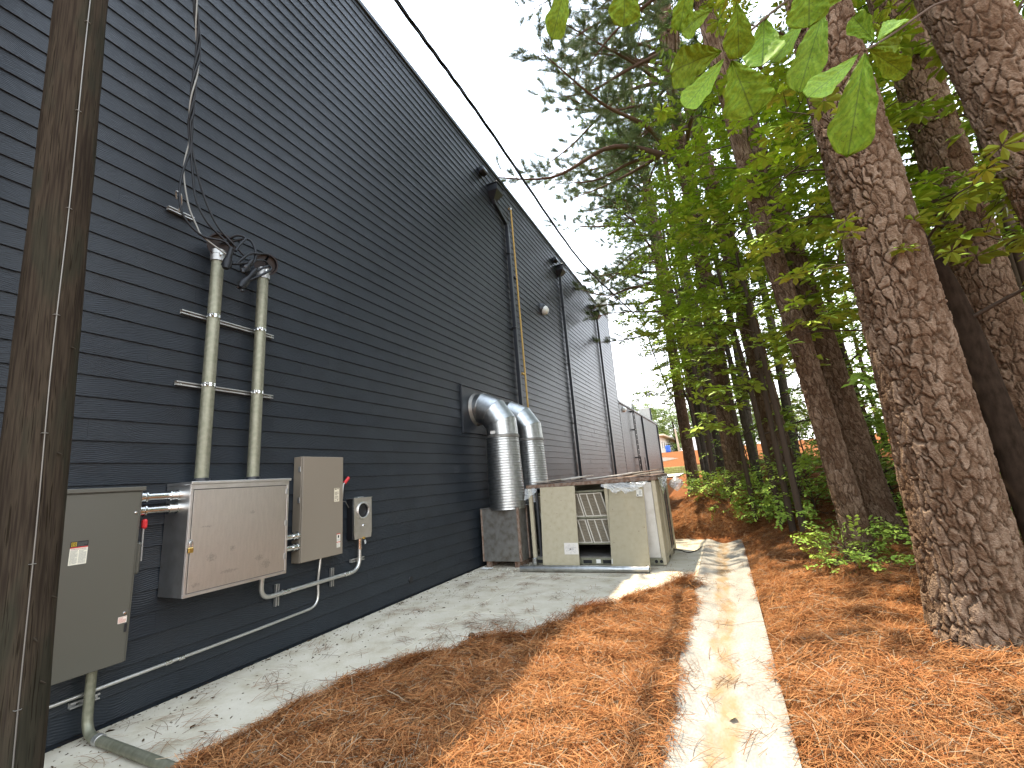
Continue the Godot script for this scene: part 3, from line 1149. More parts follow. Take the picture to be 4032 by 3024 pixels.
func gear() -> void:
	# --- large grey disconnect behind the pole
	var t := thing("disconnect_panel", "large grey steel disconnect panel half hidden behind the utility pole", "electrical panel", Vector3(0, 0.475, -1.66))
	on_wall(t, "case", M.gray_enamel, 0.0, 0.235, 0.478, 1.745, -2.03, -1.26, 0.004)
	on_wall(t, "hood", M.gray_enamel, 0.0, 0.262, 1.735, 1.768, -2.04, -1.25, 0.004)
	on_wall(t, "door", M.gray_enamel, 0.237, 0.25, 0.478, 1.728, -2.012, -1.262, 0.004)
	for p in [[1.565, -1.986], [0.826, -1.982]]:
		screw_head(t, "screw", Vector3(0.25, p[0], p[1]), 0.012, M.chrome)
	on_wall(t, "latch", M.black_plastic, 0.25, 0.262, 0.69, 0.752, -2.003, -1.988, 0.003)
	var im := label_image(160, 256, Color(0.86, 0.84, 0.76))
	im.fill_rect(Rect2i(0, 0, 160, 62), Color(0.03, 0.03, 0.03))
	im.fill_rect(Rect2i(8, 8, 46, 46), Color(0.75, 0.62, 0.1))
	im.fill_rect(Rect2i(13, 13, 36, 36), Color(0.03, 0.03, 0.03))
	im.fill_rect(Rect2i(19, 19, 24, 24), Color(0.75, 0.62, 0.1))
	im.fill_rect(Rect2i(26, 25, 11, 12), Color(0.03, 0.03, 0.03))
	im.fill_rect(Rect2i(56, 4, 2, 54), Color(0.6, 0.6, 0.5))
	text_rows(im, 66, 12, 152, 54, 8, Color(0.35, 0.35, 0.33), 3)
	im.fill_rect(Rect2i(0, 62, 160, 12), Color(0.72, 0.13, 0.14))
	text_rows(im, 10, 80, 150, 92, 7, Color(0.5, 0.2, 0.2), 9)
	text_rows(im, 8, 98, 74, 246, 6, Color(0.42, 0.42, 0.4), 4)
	text_rows(im, 84, 98, 152, 246, 6, Color(0.42, 0.42, 0.4), 5)
	sheet(t, "warning_label", im, 0.2515, 1.235, 1.396, -1.612, -1.712)
	im = label_image(96, 64, Color(0.85, 0.8, 0.74))
	text_rows(im, 6, 6, 90, 58, 7, Color(0.66, 0.34, 0.28), 6)
	sheet(t, "small_label", im, 0.2515, 0.757, 0.803, -1.945, -2.0)
	var h := on_wall(t, "handle_base", M.gray_enamel, 0.10, 0.235, 1.09, 1.33, -2.062, -2.03, 0.012)
	var b := MB.new()
	b.box(Vector3(0.2, 1.33, -2.072), Vector3(0.03, 0.3, 0.012), 0.003, Basis(Vector3(1, 0, 0), 0.02))
	obj("lever", b, M.strut, h)
	b = MB.new()
	b.box(Vector3(0.205, 1.468, -2.076), Vector3(0.042, 0.075, 0.034), 0.010)
	obj("grip", b, M.red_grip, h)

	for y in [1.683, 1.574]:
		nipple("%s of two short chrome conduits joining the grey panel to the steel box" % ("upper" if y > 1.6 else "lower"), 0.18, y, -2.032, -2.322, 0.031, "conduits between panel and steel box")

	# --- stainless wireway box
	t = thing("steel_wireway_box", "large bare stainless steel enclosure with a padlocked door and orange sheen", "electrical box", Vector3(0, 0.84, -2.8))
	on_wall(t, "case", M.stainless, 0.0, 0.352, 0.842, 1.765, -3.285, -2.322, 0.003)
	on_wall(t, "top_lip", M.stainless, 0.0, 0.378, 1.765, 1.79, -3.302, -2.318, 0.003)
	# face frame round the door
	on_wall(t, "frame_rail", M.stainless, 0.352, 0.365, 1.722, 1.764, -3.285, -2.322, 0.002)
	on_wall(t, "frame_rail", M.stainless, 0.352, 0.365, 0.842, 0.868, -3.285, -2.322, 0.002)
	on_wall(t, "frame_stile", M.stainless, 0.352, 0.365, 0.869, 1.721, -2.344, -2.322, 0.002)
	on_wall(t, "frame_stile", M.stainless, 0.352, 0.365, 0.869, 1.721, -3.285, -3.262, 0.002)
	on_wall(t, "door_shadow_gap", M.seam, 0.352, 0.3535, 0.869, 1.721, -3.261, -2.345, 0.0)
	on_wall(t, "door", M.stainless_door, 0.354, 0.3662, 0.874, 1.716, -3.256, -2.350, 0.002)
	for y in [1.655, 1.335, 1.01]:
		on_wall(t, "hinge", M.strut, 0.3655, 0.373, y - 0.028, y + 0.028, -3.272, -3.245, 0.002)
	on_wall(t, "hasp", M.strut, 0.366, 0.371, 1.265, 1.305, -2.366, -2.326, 0.002)
	var lk := thing("padlock", "small brass padlock hanging on the stainless steel box", "padlock", Vector3(0.38, 1.2, -2.345))
	b = MB.new()
	b.box(Vector3(0.383, 1.218, -2.346), Vector3(0.02, 0.045, 0.042), 0.006)
	obj("body", b, M.brass, lk)
	b = MB.new()
	b.tube(bend([Vector3(0.383, 1.236, -2.333), Vector3(0.383, 1.288, -2.333), Vector3(0.383, 1.288, -2.359), Vector3(0.383, 1.236, -2.359)], 0.013, 5), 0.0035, 8)
	obj("shackle", b, M.chrome, lk)

	for y in [1.163, 1.043]:
		nipple("%s of two short chrome conduits between the steel box and the tan panel" % ("upper" if y > 1.1 else "lower"), 0.1, y, -3.288, -3.624, 0.031, "conduits between steel box and tan panel")

	# --- tan safety switch
	t = thing("safety_switch", "tall tan-grey safety switch with a raised red-tipped handle", "electrical panel", Vector3(0, 0.866, -3.93))
	on_wall(t, "case", M.tan_enamel, 0.0, 0.13, 0.866, 2.046, -4.228, -3.626, 0.004)
	on_wall(t, "door", M.tan_enamel, 0.1315, 0.152, 0.868, 2.043, -4.234, -3.630, 0.005)
	for y in [1.9, 1.55]:
		on_wall(t, "hinge", M.strut, 0.085, 0.12, y - 0.03, y + 0.03, -3.626, -3.618, 0.002)
	im = label_image(64, 220, Color(0.80, 0.76, 0.66))
	im.fill_rect(Rect2i(8, 8, 22, 16), Color(0.15, 0.14, 0.12))
	im.fill_rect(Rect2i(38, 6, 18, 12), Color(0.15, 0.14, 0.12))
	text_rows(im, 8, 60, 56, 110, 8, Color(0.35, 0.32, 0.28), 12)
	text_rows(im, 8, 124, 56, 176, 7, Color(0.35, 0.32, 0.28), 13)
	im.fill_rect(Rect2i(36, 188, 16, 14), Color(0.12, 0.12, 0.1))
	text_rows(im, 8, 192, 30, 212, 7, Color(0.3, 0.28, 0.25), 14)
	sheet(t, "instruction_label", im, 0.1535, 1.497, 1.66, -4.09, -4.17)
	im = label_image(64, 220, Color(0.82, 0.80, 0.74))
	im.fill_rect(Rect2i(0, 0, 64, 14), Color(0.7, 0.25, 0.2))
	im.fill_rect(Rect2i(18, 26, 26, 44), Color(0.12, 0.11, 0.1))
	text_rows(im, 6, 84, 58, 120, 6, Color(0.5, 0.45, 0.42), 15)
	im.fill_rect(Rect2i(0, 128, 64, 14), Color(0.7, 0.25, 0.2))
	text_rows(im, 6, 150, 58, 212, 6, Color(0.5, 0.45, 0.42), 16)
	sheet(t, "warning_label", im, 0.1535, 0.951, 1.113, -4.137, -4.192)
	h = on_wall(t, "handle_base", M.tan_enamel, 0.03, 0.12, 1.47, 1.72, -4.262, -4.23, 0.008)
	b = MB.new()
	b.tube([Vector3(0.09, 1.52, -4.275), Vector3(0.1, 1.70, -4.285), Vector3(0.1, 1.735, -4.32)], 0.012, 8)
	obj("lever", b, M.strut, h)
	b = MB.new()
	b.tube([Vector3(0.1, 1.715, -4.305), Vector3(0.1, 1.785, -4.375)], 0.021, 12)
	obj("grip", b, M.red_grip, h)
	b = MB.new()
	b.tube([Vector3(0.06, 1.49, -4.25), Vector3(0.06, 1.485, -4.36), Vector3(0.05, 1.40, -4.43)], 0.005, 6)
	obj("ground_stub", b, M.aluminium_wire, t)

	# --- meter socket
	t = thing("meter_socket", "small steel meter socket with an open round port", "meter", Vector3(0, 0.994, -4.61))
	on_wall(t, "case", M.black_plastic, 0.0, 0.105, 0.996, 1.505, -4.768, -4.446, 0.004)
	# cover with a round hole: ring of quads to the outline
	b = MB.new()
	var cy := 1.35
	var cz := -4.606
	var n := 48
	for k in n:
		var pts := []
		for q in [[k, 0.094], [k + 1, 0.094], [k + 1, 1.0], [k, 1.0]]:
			var a: float = TAU * q[0] / n
			var d := Vector2(cos(a), sin(a))
			if q[1] < 0.5:
				pts.append(Vector3(0.124, cy + d.y * q[1], cz + d.x * q[1]))
			else:
				var sx: float = (0.158 if d.x > 0 else 0.162) / maxf(absf(d.x), 0.0001)
				var sy: float = (0.158 if d.y > 0 else 0.354) / maxf(absf(d.y), 0.0001)
				var s := minf(sx, sy)
				pts.append(Vector3(0.124, cy + d.y * s, cz + d.x * s))
		b.poly(pts, Vector3.RIGHT)
		b.poly([pts[2], pts[3], pts[3] - Vector3(0.02, 0, 0), pts[2] - Vector3(0.02, 0, 0)], Vector3(0, pts[2].y - cy, pts[2].z - cz).normalized())
	obj("cover", b, M.stainless, t)
	b = MB.new()
	var face := Transform3D(Basis(Vector3(0, 0, 1), -PI / 2), Vector3(0.124, cy, cz))
	b.lathe([[0.088, -0.006], [0.090, 0.012], [0.098, 0.016], [0.108, 0.010], [0.110, 0.0]], 40, face)
	obj("ring", b, M.stainless, t)
	b = MB.new()
	b.lathe([[0.0, -0.07], [0.086, -0.07], [0.090, 0.0]], 40, face)
	obj("cup", b, M.black_plastic, t)
	for p in [[0.035, 0.03], [0.035, -0.03], [-0.035, 0.03], [-0.035, -0.03], [0.0, 0.0]]:
		b = MB.new()
		b.box(Vector3(0.075, cy + p[0], cz + p[1]), Vector3(0.03, 0.03, 0.008), 0.002)
		obj("jaw", b, M.strut, t)
	on_wall(t, "drip_lip", M.stainless, 0.0, 0.132, 1.508, 1.516, -4.776, -4.438, 0.002)
	on_wall(t, "hub", M.strut, 0.02, 0.09, 1.516, 1.528, -4.66, -4.55, 0.004)
	screw_head(t, "knob", Vector3(0.124, 1.155, -4.612), 0.016, M.chrome)
	on_wall(t, "seal_latch", M.brass, 0.124, 0.134, 0.985, 1.012, -4.64, -4.60, 0.002)
	b = MB.new()
	b.box(Vector3(0.13, 0.945, -4.64), Vector3(0.002, 0.05, 0.03), 0.0, Basis(Vector3(1, 0, 0), 0.2))
	obj("seal_tag", b, M.plastic_film, t)

	# --- conduits low on the wall
	t = thing("meter_conduit", "conduit bending from under the steel box up into the meter socket", "conduit", Vector3(0.08, 0.6, -3.9))
	b = MB.new()
	b.tube(bend([Vector3(0.1, 0.85, -3.215), Vector3(0.085, 0.60, -3.215), Vector3(0.08, 0.602, -4.59), Vector3(0.08, 1.0, -4.59)], 0.16, 8), 0.0235, 14)
	obj("pipe", b, M.emt, t)
	for p in [[-3.47, 0], [-4.33, 0]]:
		b = MB.new()
		b.lathe([[0.0235, 0.0], [0.03, 0.002], [0.031, 0.02], [0.027, 0.022], [0.027, 0.06], [0.031, 0.062], [0.03, 0.08], [0.0235, 0.082]], 16, Transform3D(Basis(Vector3(1, 0, 0), -PI / 2), Vector3(0.081, 0.601, p[0])))
		obj("coupling", b, M.chrome, t)
	b = MB.new()
	b.lathe([[0.0235, 0.0], [0.031, 0.002], [0.031, 0.03], [0.028, 0.032], [0.028, 0.1], [0.034, 0.102], [0.034, 0.135]], 16, Transform3D(Basis(), Vector3(0.08, 0.86, -4.59)))
	obj("coupling", b, M.chrome, t)
	t = thing("branch_conduit", "thin conduit dropping from the tan switch and running low along the wall", "conduit", Vector3(0.05, 0.3, -2.6))
	b = MB.new()
	b.tube(bend([Vector3(0.05, 0.87, -3.99), Vector3(0.05, 0.70, -3.97), Vector3(0.035, 0.62, -3.972), Vector3(0.04, 0.335, -3.98), Vector3(0.045, 0.315, -3.2), Vector3(0.05, 0.285, -1.2), Vector3(0.05, 0.28, -0.6)], 0.17, 8), 0.0145, 12)
	obj("pipe", b, M.emt, t)
	for z in [-2.40, -2.50]:
		b = MB.new()
		b.lathe([[0.0145, 0.0], [0.02, 0.002], [0.02, 0.05], [0.0145, 0.052]], 12, Transform3D(Basis(Vector3(1, 0, 0), -PI / 2), Vector3(0.047, 0.303, z)))
		obj("coupling", b, M.chrome, t)
	t = thing("ground_conduit", "thicker grey conduit that drops from the grey panel and lies across the walk", "conduit", Vector3(0.12, 0, -1.88))
	b = MB.new()
	b.tube(bend([Vector3(0.12, 0.48, -1.878), Vector3(0.12, 0.036, -1.886), Vector3(1.05, 0.036, -1.866), Vector3(1.7, 0.03, -1.85)], 0.14, 8), 0.031, 16)
	obj("pipe", b, M.galvanized, t)
	b = MB.new()
	b.lathe([[0.031, 0.0], [0.037, 0.002], [0.037, 0.05], [0.031, 0.052]], 16, Transform3D(Basis(Vector3(0, 0, 1), -PI / 2), Vector3(0.28, 0.036, -1.884)))
	obj("coupling", b, M.strut, t)
	strut_bar("short vertical strut holding the left end of the meter conduit", Vector3(0.004, 0.473, -3.445), Vector3(0.004, 0.69, -3.445), "struts of the meter conduit")
	strut_bar("short vertical strut in the middle of the meter conduit", Vector3(0.004, 0.496, -4.188), Vector3(0.004, 0.707, -4.188), "struts of the meter conduit")
	strut_bar("short level strut behind the riser of the meter conduit", Vector3(0.004, 0.73, -4.49), Vector3(0.004, 0.73, -4.72), "struts of the meter conduit")
	strut_bar("short strut low on the wall behind the ground conduit", Vector3(0.004, 0.24, -1.81), Vector3(0.004, 0.24, -1.98), "struts of the ground conduit")


func weatherhead(t: Node3D, top: Vector3) -> void:
	# clamshell hood over a round insulating disc
	var ax := Vector3(0.86, -0.34, 0.36).normalized()
	var sd := ax.cross(Vector3.UP).normalized()
	var bs := Basis(sd, ax, sd.cross(ax))
	var c := top + Vector3(0.02, 0.11, 0.0)
	var b := MB.new()
	b.lathe([[0.0, -0.10], [0.05, -0.095], [0.09, -0.065], [0.112, -0.01], [0.118, 0.05], [0.125, 0.052], [0.125, 0.064], [0.112, 0.064], [0.108, 0.03]], 28, Transform3D(bs, c))
	obj("hood", b, M.dark_trim, t)
	b = MB.new()
	b.lathe([[0.108, 0.02], [0.0, 0.02]], 28, Transform3D(bs, c))
	obj("insulator", b, M.black_plastic, t)
	b = MB.new()
	b.lathe([[0.068, -0.07], [0.07, 0.0], [0.074, 0.002], [0.074, 0.05], [0.06, 0.06]], 20, Transform3D(Basis(), top))
	obj("clamp_collar", b, M.strut, t)
	b = MB.new()
	b.box(top + Vector3(0.075, 0.0, 0.02), Vector3(0.03, 0.05, 0.02), 0.004)
	obj("set_screw", b, M.chrome, t)


func conduit_clamp(parent: Node, c: Vector3, r: float) -> void:
	var b := MB.new()
	b.lathe([[r, -0.016], [r + 0.004, -0.016], [r + 0.004, 0.016], [r, 0.016]], 24, Transform3D(Basis(), c))
	b.box(c + Vector3(r * 0.75 + 0.012, 0, r * 0.75), Vector3(0.03, 0.03, 0.022), 0.003)
	b.tube([c + Vector3(r * 0.75 + 0.012, 0, r * 0.75 - 0.035), c + Vector3(r * 0.75 + 0.012, 0, r * 0.75 + 0.035)], 0.006, 6)
	obj("strut_clamp", b, M.chrome, parent)


func riser() -> void:
	for k in 2:
		var z: float = [-2.54, -3.045][k]
		var top: float = [4.12, 4.13][k]
		var t := thing("conduit_riser", ["left of two thick galvanized riser pipes, ending in a weatherhead", "right of two thick galvanized riser pipes, standing nearer the tan switch"][k], "conduit", Vector3(0.12, 1.79, z), "galvanized risers above the steel box")
		var b := MB.new()
		b.tube([Vector3(0.12, 1.79, z), Vector3(0.12, 2.2, z), Vector3(0.12, 3.2, z), Vector3(0.12, top, z)], 0.057, 28)
		obj("pipe", b, M.galvanized, t)
		b = MB.new()
		b.lathe([[0.06, 0.0], [0.07, 0.0], [0.07, 0.035], [0.058, 0.04]], 24, Transform3D(Basis(), Vector3(0.12, 1.79, z)))
		obj("hub", b, M.dark_trim, t)
		weatherhead(t, Vector3(0.12, top, z))
		for y in [3.44, 2.725]:
			conduit_clamp(t, Vector3(0.12, y, z), 0.057)
	strut_bar("upper long strut crossing behind both galvanized risers", Vector3(0.004, 3.44, -2.29), Vector3(0.004, 3.44, -3.27), "struts behind the risers")
	strut_bar("lower long strut crossing behind both galvanized risers", Vector3(0.004, 2.725, -2.3), Vector3(0.004, 2.725, -3.295), "struts behind the risers")
	var hk := strut_bar("short strut high on the wall holding the service cable hook", Vector3(0.004, 4.465, -2.09), Vector3(0.004, 4.465, -2.325), "struts behind the risers")
	var b := MB.new()
	b.tube(curve([Vector3(0.03, 4.47, -2.18), Vector3(0.09, 4.53, -2.17), Vector3(0.13, 4.60, -2.14), Vector3(0.10, 4.63, -2.11), Vector3(0.06, 4.58, -2.14)], 5), 0.008, 8)
	obj("hook", b, M.strut, hk)

	# service cables: bundle from the pole down to the heads
	var P := func(a: Array) -> Array:
		var out := []
		for q in a:
			out.append(Vector3(q[0], q[1], q[2]))
		return out
	var bundle: Array = [[0.92, 10.4, -0.95], [0.75, 8.8, -1.4], [0.56, 7.3, -1.8], [0.45, 6.613, -1.94], [0.38, 6.175, -2.042], [0.33, 5.72, -2.06], [0.28, 5.324, -2.089]]
	var runs := [
		["black service cable, leftmost of the four loose loops at the weatherheads", [[0.25, 5.038, -2.123], [0.25, 4.701, -2.07], [0.28, 4.418, -2.064], [0.3, 4.255, -2.114], [0.34, 4.136, -2.249], [0.4, 4.14, -2.43], [0.42, 4.05, -2.50]], 0.0105, M.rubber],
		["bare aluminium neutral cable beside the black service cables", [[0.24, 5.1, -2.11], [0.22, 4.819, -2.098], [0.24, 4.465, -2.156], [0.28, 4.255, -2.224], [0.32, 4.14, -2.273], [0.42, 4.002, -2.44]], 0.0085, M.aluminium_wire],
		["black service cable, second from the right of the four loose loops", [[0.255, 5.042, -2.129], [0.26, 4.758, -2.166], [0.29, 4.511, -2.199], [0.33, 4.306, -2.294], [0.38, 4.163, -2.447], [0.42, 4.04, -2.525]], 0.0105, M.rubber],
		["black service cable, rightmost of the four loose loops", [[0.26, 5.08, -2.132], [0.27, 4.783, -2.21], [0.3, 4.512, -2.297], [0.34, 4.303, -2.395], [0.4, 4.145, -2.534], [0.42, 4.06, -2.632]], 0.0105, M.rubber]]
	for i in runs.size():
		var r: Array = runs[i]
		var up := curve(P.call(bundle), 10)
		for k in up.size():
			var a := TAU * i / 4.0 + k * 0.35
			up[k] += Vector3(cos(a), 0.0, sin(a)) * 0.017
		var path: Array = up + curve(P.call(r[1]), 6)
		var t := thing("service_cable", r[0], "cable", path[path.size() - 1], "service cables at the weatherheads")
		b = MB.new()
		b.tube(path, r[2], 9)
		obj("conductor", b, r[3], t)
	# loops from the weatherheads to the taped splices
	var loops := [
		[[[0.20, 4.22, -2.50], [0.30, 4.33, -2.60], [0.36, 4.31, -2.66], [0.40, 4.2, -2.59], [0.42, 4.08, -2.53]], "left"],
		[[[0.20, 4.24, -2.54], [0.33, 4.33, -2.70], [0.39, 4.22, -2.75], [0.42, 4.06, -2.735], [0.42, 3.95, -2.66]], "left"],
		[[[0.20, 4.24, -3.0], [0.33, 4.26, -2.95], [0.41, 4.17, -2.78], [0.43, 4.10, -2.66], [0.43, 3.95, -2.55]], "right"],
		[[[0.21, 4.20, -3.03], [0.34, 4.16, -2.90], [0.41, 4.07, -2.74], [0.43, 3.98, -2.62], [0.43, 3.92, -2.50]], "right"],
		[[[0.21, 4.19, -3.04], [0.36, 4.1, -2.92], [0.42, 3.95, -2.76], [0.43, 3.80, -2.64]], "right"],
		[[[0.21, 4.21, -3.01], [0.37, 4.08, -2.96], [0.44, 3.90, -2.78], [0.44, 3.76, -2.62]], "right"]]
	var words := ["first", "second", "third", "fourth", "fifth", "sixth"]
	for i in loops.size():
		var path := curve(P.call(loops[i][0]), 8)
		var t := thing("lead_cable", "short black lead cable looping from the %s weatherhead to the taped splices" % loops[i][1], "cable", path[0], "lead cables from the %s weatherhead" % loops[i][1])
		b = MB.new()
		b.tube(path, 0.013, 10)
		obj("conductor", b, M.rubber, t)
	for s in [[[0.42, 4.10, -2.49], [0.42, 3.85, -2.445], "taped black splice hanging highest and farthest left of three"], [[0.42, 4.06, -2.71], [0.42, 3.89, -2.62], "taped black splice in the middle of three below the cables"], [[0.43, 3.97, -2.75], [0.43, 3.70, -2.59], "taped black splice hanging lowest of three below the cables"]]:
		var a := Vector3(s[0][0], s[0][1], s[0][2])
		var c := Vector3(s[1][0], s[1][1], s[1][2])
		var t := thing("cable_splice", s[2], "splice", c, "taped splices under the weatherheads")
		b = MB.new()
		b.tube([a, a.lerp(c, 0.25), a.lerp(c, 0.5), a.lerp(c, 0.62), a.lerp(c, 0.85), c], [0.018, 0.027, 0.025, 0.04, 0.046, 0.028], 10)
		obj("tape_wrap", b, M.rubber, t)
		for k in 7:
			var q := a.lerp(c, rng.randf_range(0.6, 1.0))
			b = MB.new()
			b.box(q + Vector3(rng.randf_range(-0.03, 0.03), rng.randf_range(-0.03, 0.02), rng.randf_range(-0.035, 0.035)), Vector3(0.03, 0.035, 0.028), 0.006, Basis(Vector3(rng.randf(), rng.randf(), rng.randf()).normalized(), rng.randf() * 3.0))
			obj("connector", b, M.black_plastic, t)

	# overhead drop: three strands twisted together, running along the alley
	var od := thing("overhead_cable", "twisted black overhead cable running above the alley into the trees", "cable", Vector3(1.6, 7.9, -3.0))
	var line := curve([Vector3(1.6, 7.75, 6.0), Vector3(1.6, 7.88, 0.0), Vector3(1.6, 7.96, -3.7), Vector3(1.6, 8.04, -6.2), Vector3(1.6, 7.99, -12.0), Vector3(2.0, 8.05, -16.5), Vector3(2.35, 7.9, -19.45), Vector3(2.45, 6.8, -21.1), Vector3(2.8, 4.79, -23.9), Vector3(3.1, 4.2, -25.5)], 26)
	for i in 3:
		var p := []
		for k in line.size():
			var a := TAU * i / 3.0 + k * 0.45
			p.append(line[k] + Vector3(cos(a), sin(a), 0.0) * 0.0165)
		b = MB.new()
		b.tube(p, 0.0155, 7)
		obj("strand", b, M.rubber if i < 2 else M.dark_trim, od)


# ---------------------------------------------------------------- ducts and the old rooftop unit
func ducts() -> void:
	var pl := thing("duct_wall_plate", "dark painted sheet metal plate where the ducts enter the wall", "plate", Vector3(0, 2.6, -8.7))
	on_wall(pl, "sheet", M.plate_paint, 0.0, 0.028, 2.59, 3.55, -10.05, -7.44, 0.003)
	on_wall(pl, "flashing", M.plate_paint, 0.0, 0.05, 3.55, 3.565, -10.05, -7.40, 0.002)
	on_wall(pl, "flashing", M.plate_paint, 0.0, 0.04, 2.58, 3.55, -7.44, -7.42, 0.002)
	var names := ["nearer of two round galvanized ducts bending out of the wall", "farther of two round galvanized ducts bending out of the wall"]
	for i in 2:
		var z: float = [-8.02, -9.4][i]
		var x := 0.60
		var r := 0.318
		var t := thing("air_duct", names[i], "duct", Vector3(x, 1.1, z), "galvanized ducts beside the rooftop unit")
		# gored elbow: rings cut on the bisectors
		var line := [Vector3(0.02, 3.11, z), Vector3(0.17, 3.11, z), Vector3(0.42, 2.98, z), Vector3(0.58, 2.74, z), Vector3(x, 2.46, z)]
		var rings := []
		for k in line.size():
			var d0: Vector3 = (line[k] - line[maxi(k - 1, 0)]).normalized() if k > 0 else (line[1] - line[0]).normalized()
			var d1: Vector3 = (line[mini(k + 1, 4)] - line[k]).normalized() if k < 4 else Vector3(0, -1, 0)
			if k == 4:
				d0 = d1
			var bis := (d0 + d1).normalized()
			var s := 1.0 / maxf(bis.dot(d0), 0.3)
			var up := Vector3(0, 0, 1)
			var sd := bis.cross(up).normalized()
			var ring := []
			for q in 41:
				var a := TAU * q / 40.0
				ring.append(line[k] + up * cos(a) * r + sd * sin(a) * r * s)
			rings.append(ring)
		for k in 4:
			var b := MB.new()
			var r0: Array = rings[k]
			var r1: Array = rings[k + 1]
			var c0: Vector3 = line[k]
			var c1: Vector3 = line[k + 1]
			var st := b.v.size()
			for q in 41:
				var nn: Vector3 = (r0[q] - c0)
				var ax := (c1 - c0).normalized()
				nn = (nn - ax * nn.dot(ax)).normalized()
				b.vert(r0[q], nn)
				b.vert(r1[q], nn)
			for q in 40:
				b.tri_i(st + q * 2, st + q * 2 + 1, st + q * 2 + 2, b.n[st + q * 2])
				b.tri_i(st + q * 2 + 1, st + q * 2 + 3, st + q * 2 + 2, b.n[st + q * 2])
			var g := obj("elbow_gore", b, M.duct_metal, t)
			if k < 4:
				b = MB.new()
				b.tube(r1, 0.006, 6, false)
				obj("seam_bead", b, M.duct_metal, g)
		var b2 := MB.new()
		b2.lathe([[r + 0.02, 0.0], [r + 0.035, 0.0], [r + 0.012, 0.05], [r + 0.002, 0.06]], 40, Transform3D(Basis(Vector3(0, 0, 1), -PI / 2), Vector3(0.028, 3.11, z)))
		obj("wall_collar", b2, M.old_sheet, t)
		# ribbed flexible run down to the plenum
		var prof := []
		var y := 2.46
		var k2 := 0
		while y > 1.06:
			var f := (2.46 - y) / 1.4
			var rr := r + 0.008 + 0.03 * f
			prof.append([rr, y])
			prof.append([rr + 0.010, y - 0.010])
			prof.append([rr + 0.010, y - 0.016])
			prof.append([rr, y - 0.026])
			y -= 0.052
			k2 += 1
		prof.append([r + 0.04, 1.05])
		var b3 := MB.new()
		prof.reverse()
		b3.lathe(prof, 44, Transform3D(Basis(Vector3(0, 0, 1), 0.01), Vector3(x + 0.01, 0, z)))
		obj("ribbed_sleeve", b3, M.duct_metal, t)
		b3 = MB.new()
		b3.lathe([[r + 0.002, 2.50], [r + 0.012, 2.49], [r + 0.014, 2.44], [r + 0.004, 2.43]], 40, Transform3D(Basis(), Vector3(x, 0, z)))
		obj("draw_band", b3, M.old_sheet, t)
		if i == 0:
			b3 = MB.new()
			b3.box(Vector3(x - 0.06, 2.545, z + r + 0.004), Vector3(0.12, 0.06, 0.003), 0.0, Basis(Vector3(0, 1, 0), -0.2))
			obj("sticker", b3, M.paper, t)
	# plenum boxes
	for i in 2:
		var zc: float = [-8.19, -9.45][i]
		var t := thing("duct_plenum", ["dull sheet metal plenum box under the nearer duct", "sheet metal plenum box under the farther duct behind the unit"][i], "duct box", Vector3(0.5, 0.1, zc), "plenum boxes under the ducts")
		on_wall(t, "case", M.old_sheet, 0.11, 0.91, 0.11, 1.075, zc - 0.40, zc + 0.40, 0.006)
		if i == 0:
			on_wall(t, "face_sheet", M.old_sheet, 0.118, 0.40, 0.115, 1.06, zc + 0.40, zc + 0.404, 0.0)
			on_wall(t, "face_sheet", M.old_sheet, 0.405, 0.90, 0.115, 1.06, zc + 0.40, zc + 0.407, 0.0)
			for s in [[0.105, 0.14], [0.88, 0.915]]:
				on_wall(t, "corner_angle", M.rusty_sheet, s[0], s[1], 0.11, 1.08, zc + 0.395, zc + 0.412, 0.003)
			for s in [[-0.41, -0.36], [-0.03, 0.02], [0.36, 0.405]]:
				on_wall(t, "side_brace", M.rusty_sheet, 0.905, 0.922, 0.11, 1.08, zc + s[0], zc + s[1], 0.003)
		on_wall(t, "top_flange", M.old_sheet, 0.095, 0.925, 1.075, 1.09, zc - 0.415, zc + 0.415, 0.003)
		for x in [0.2, 0.8]:
			on_wall(t, "skid", M.rusty_sheet, x - 0.05, x + 0.05, 0.0, 0.11, zc - 0.36, zc + 0.36, 0.006)


func leaning(t: Node3D, called: String, m: Material, a: Vector3, bq: Vector3, c: Vector3, d: Vector3, thick: float) -> MeshInstance3D:
	# a sheet of some thickness through four corners (bottom left, bottom right, top right, top left)
	var nn := (bq - a).cross(d - a).normalized()
	var b := MB.new()
	var f := [a, bq, c, d]
	var g := []
	for p in f:
		g.append(p - nn * thick)
	b.poly(f, nn)
	b.poly(g, -nn)
	var mid := (a + bq + c + d) / 4.0 - nn * thick / 2
	for k in 4:
		b.poly_out([f[k], f[(k + 1) % 4], g[(k + 1) % 4], g[k]], mid)
	return obj(called, b, m, t)


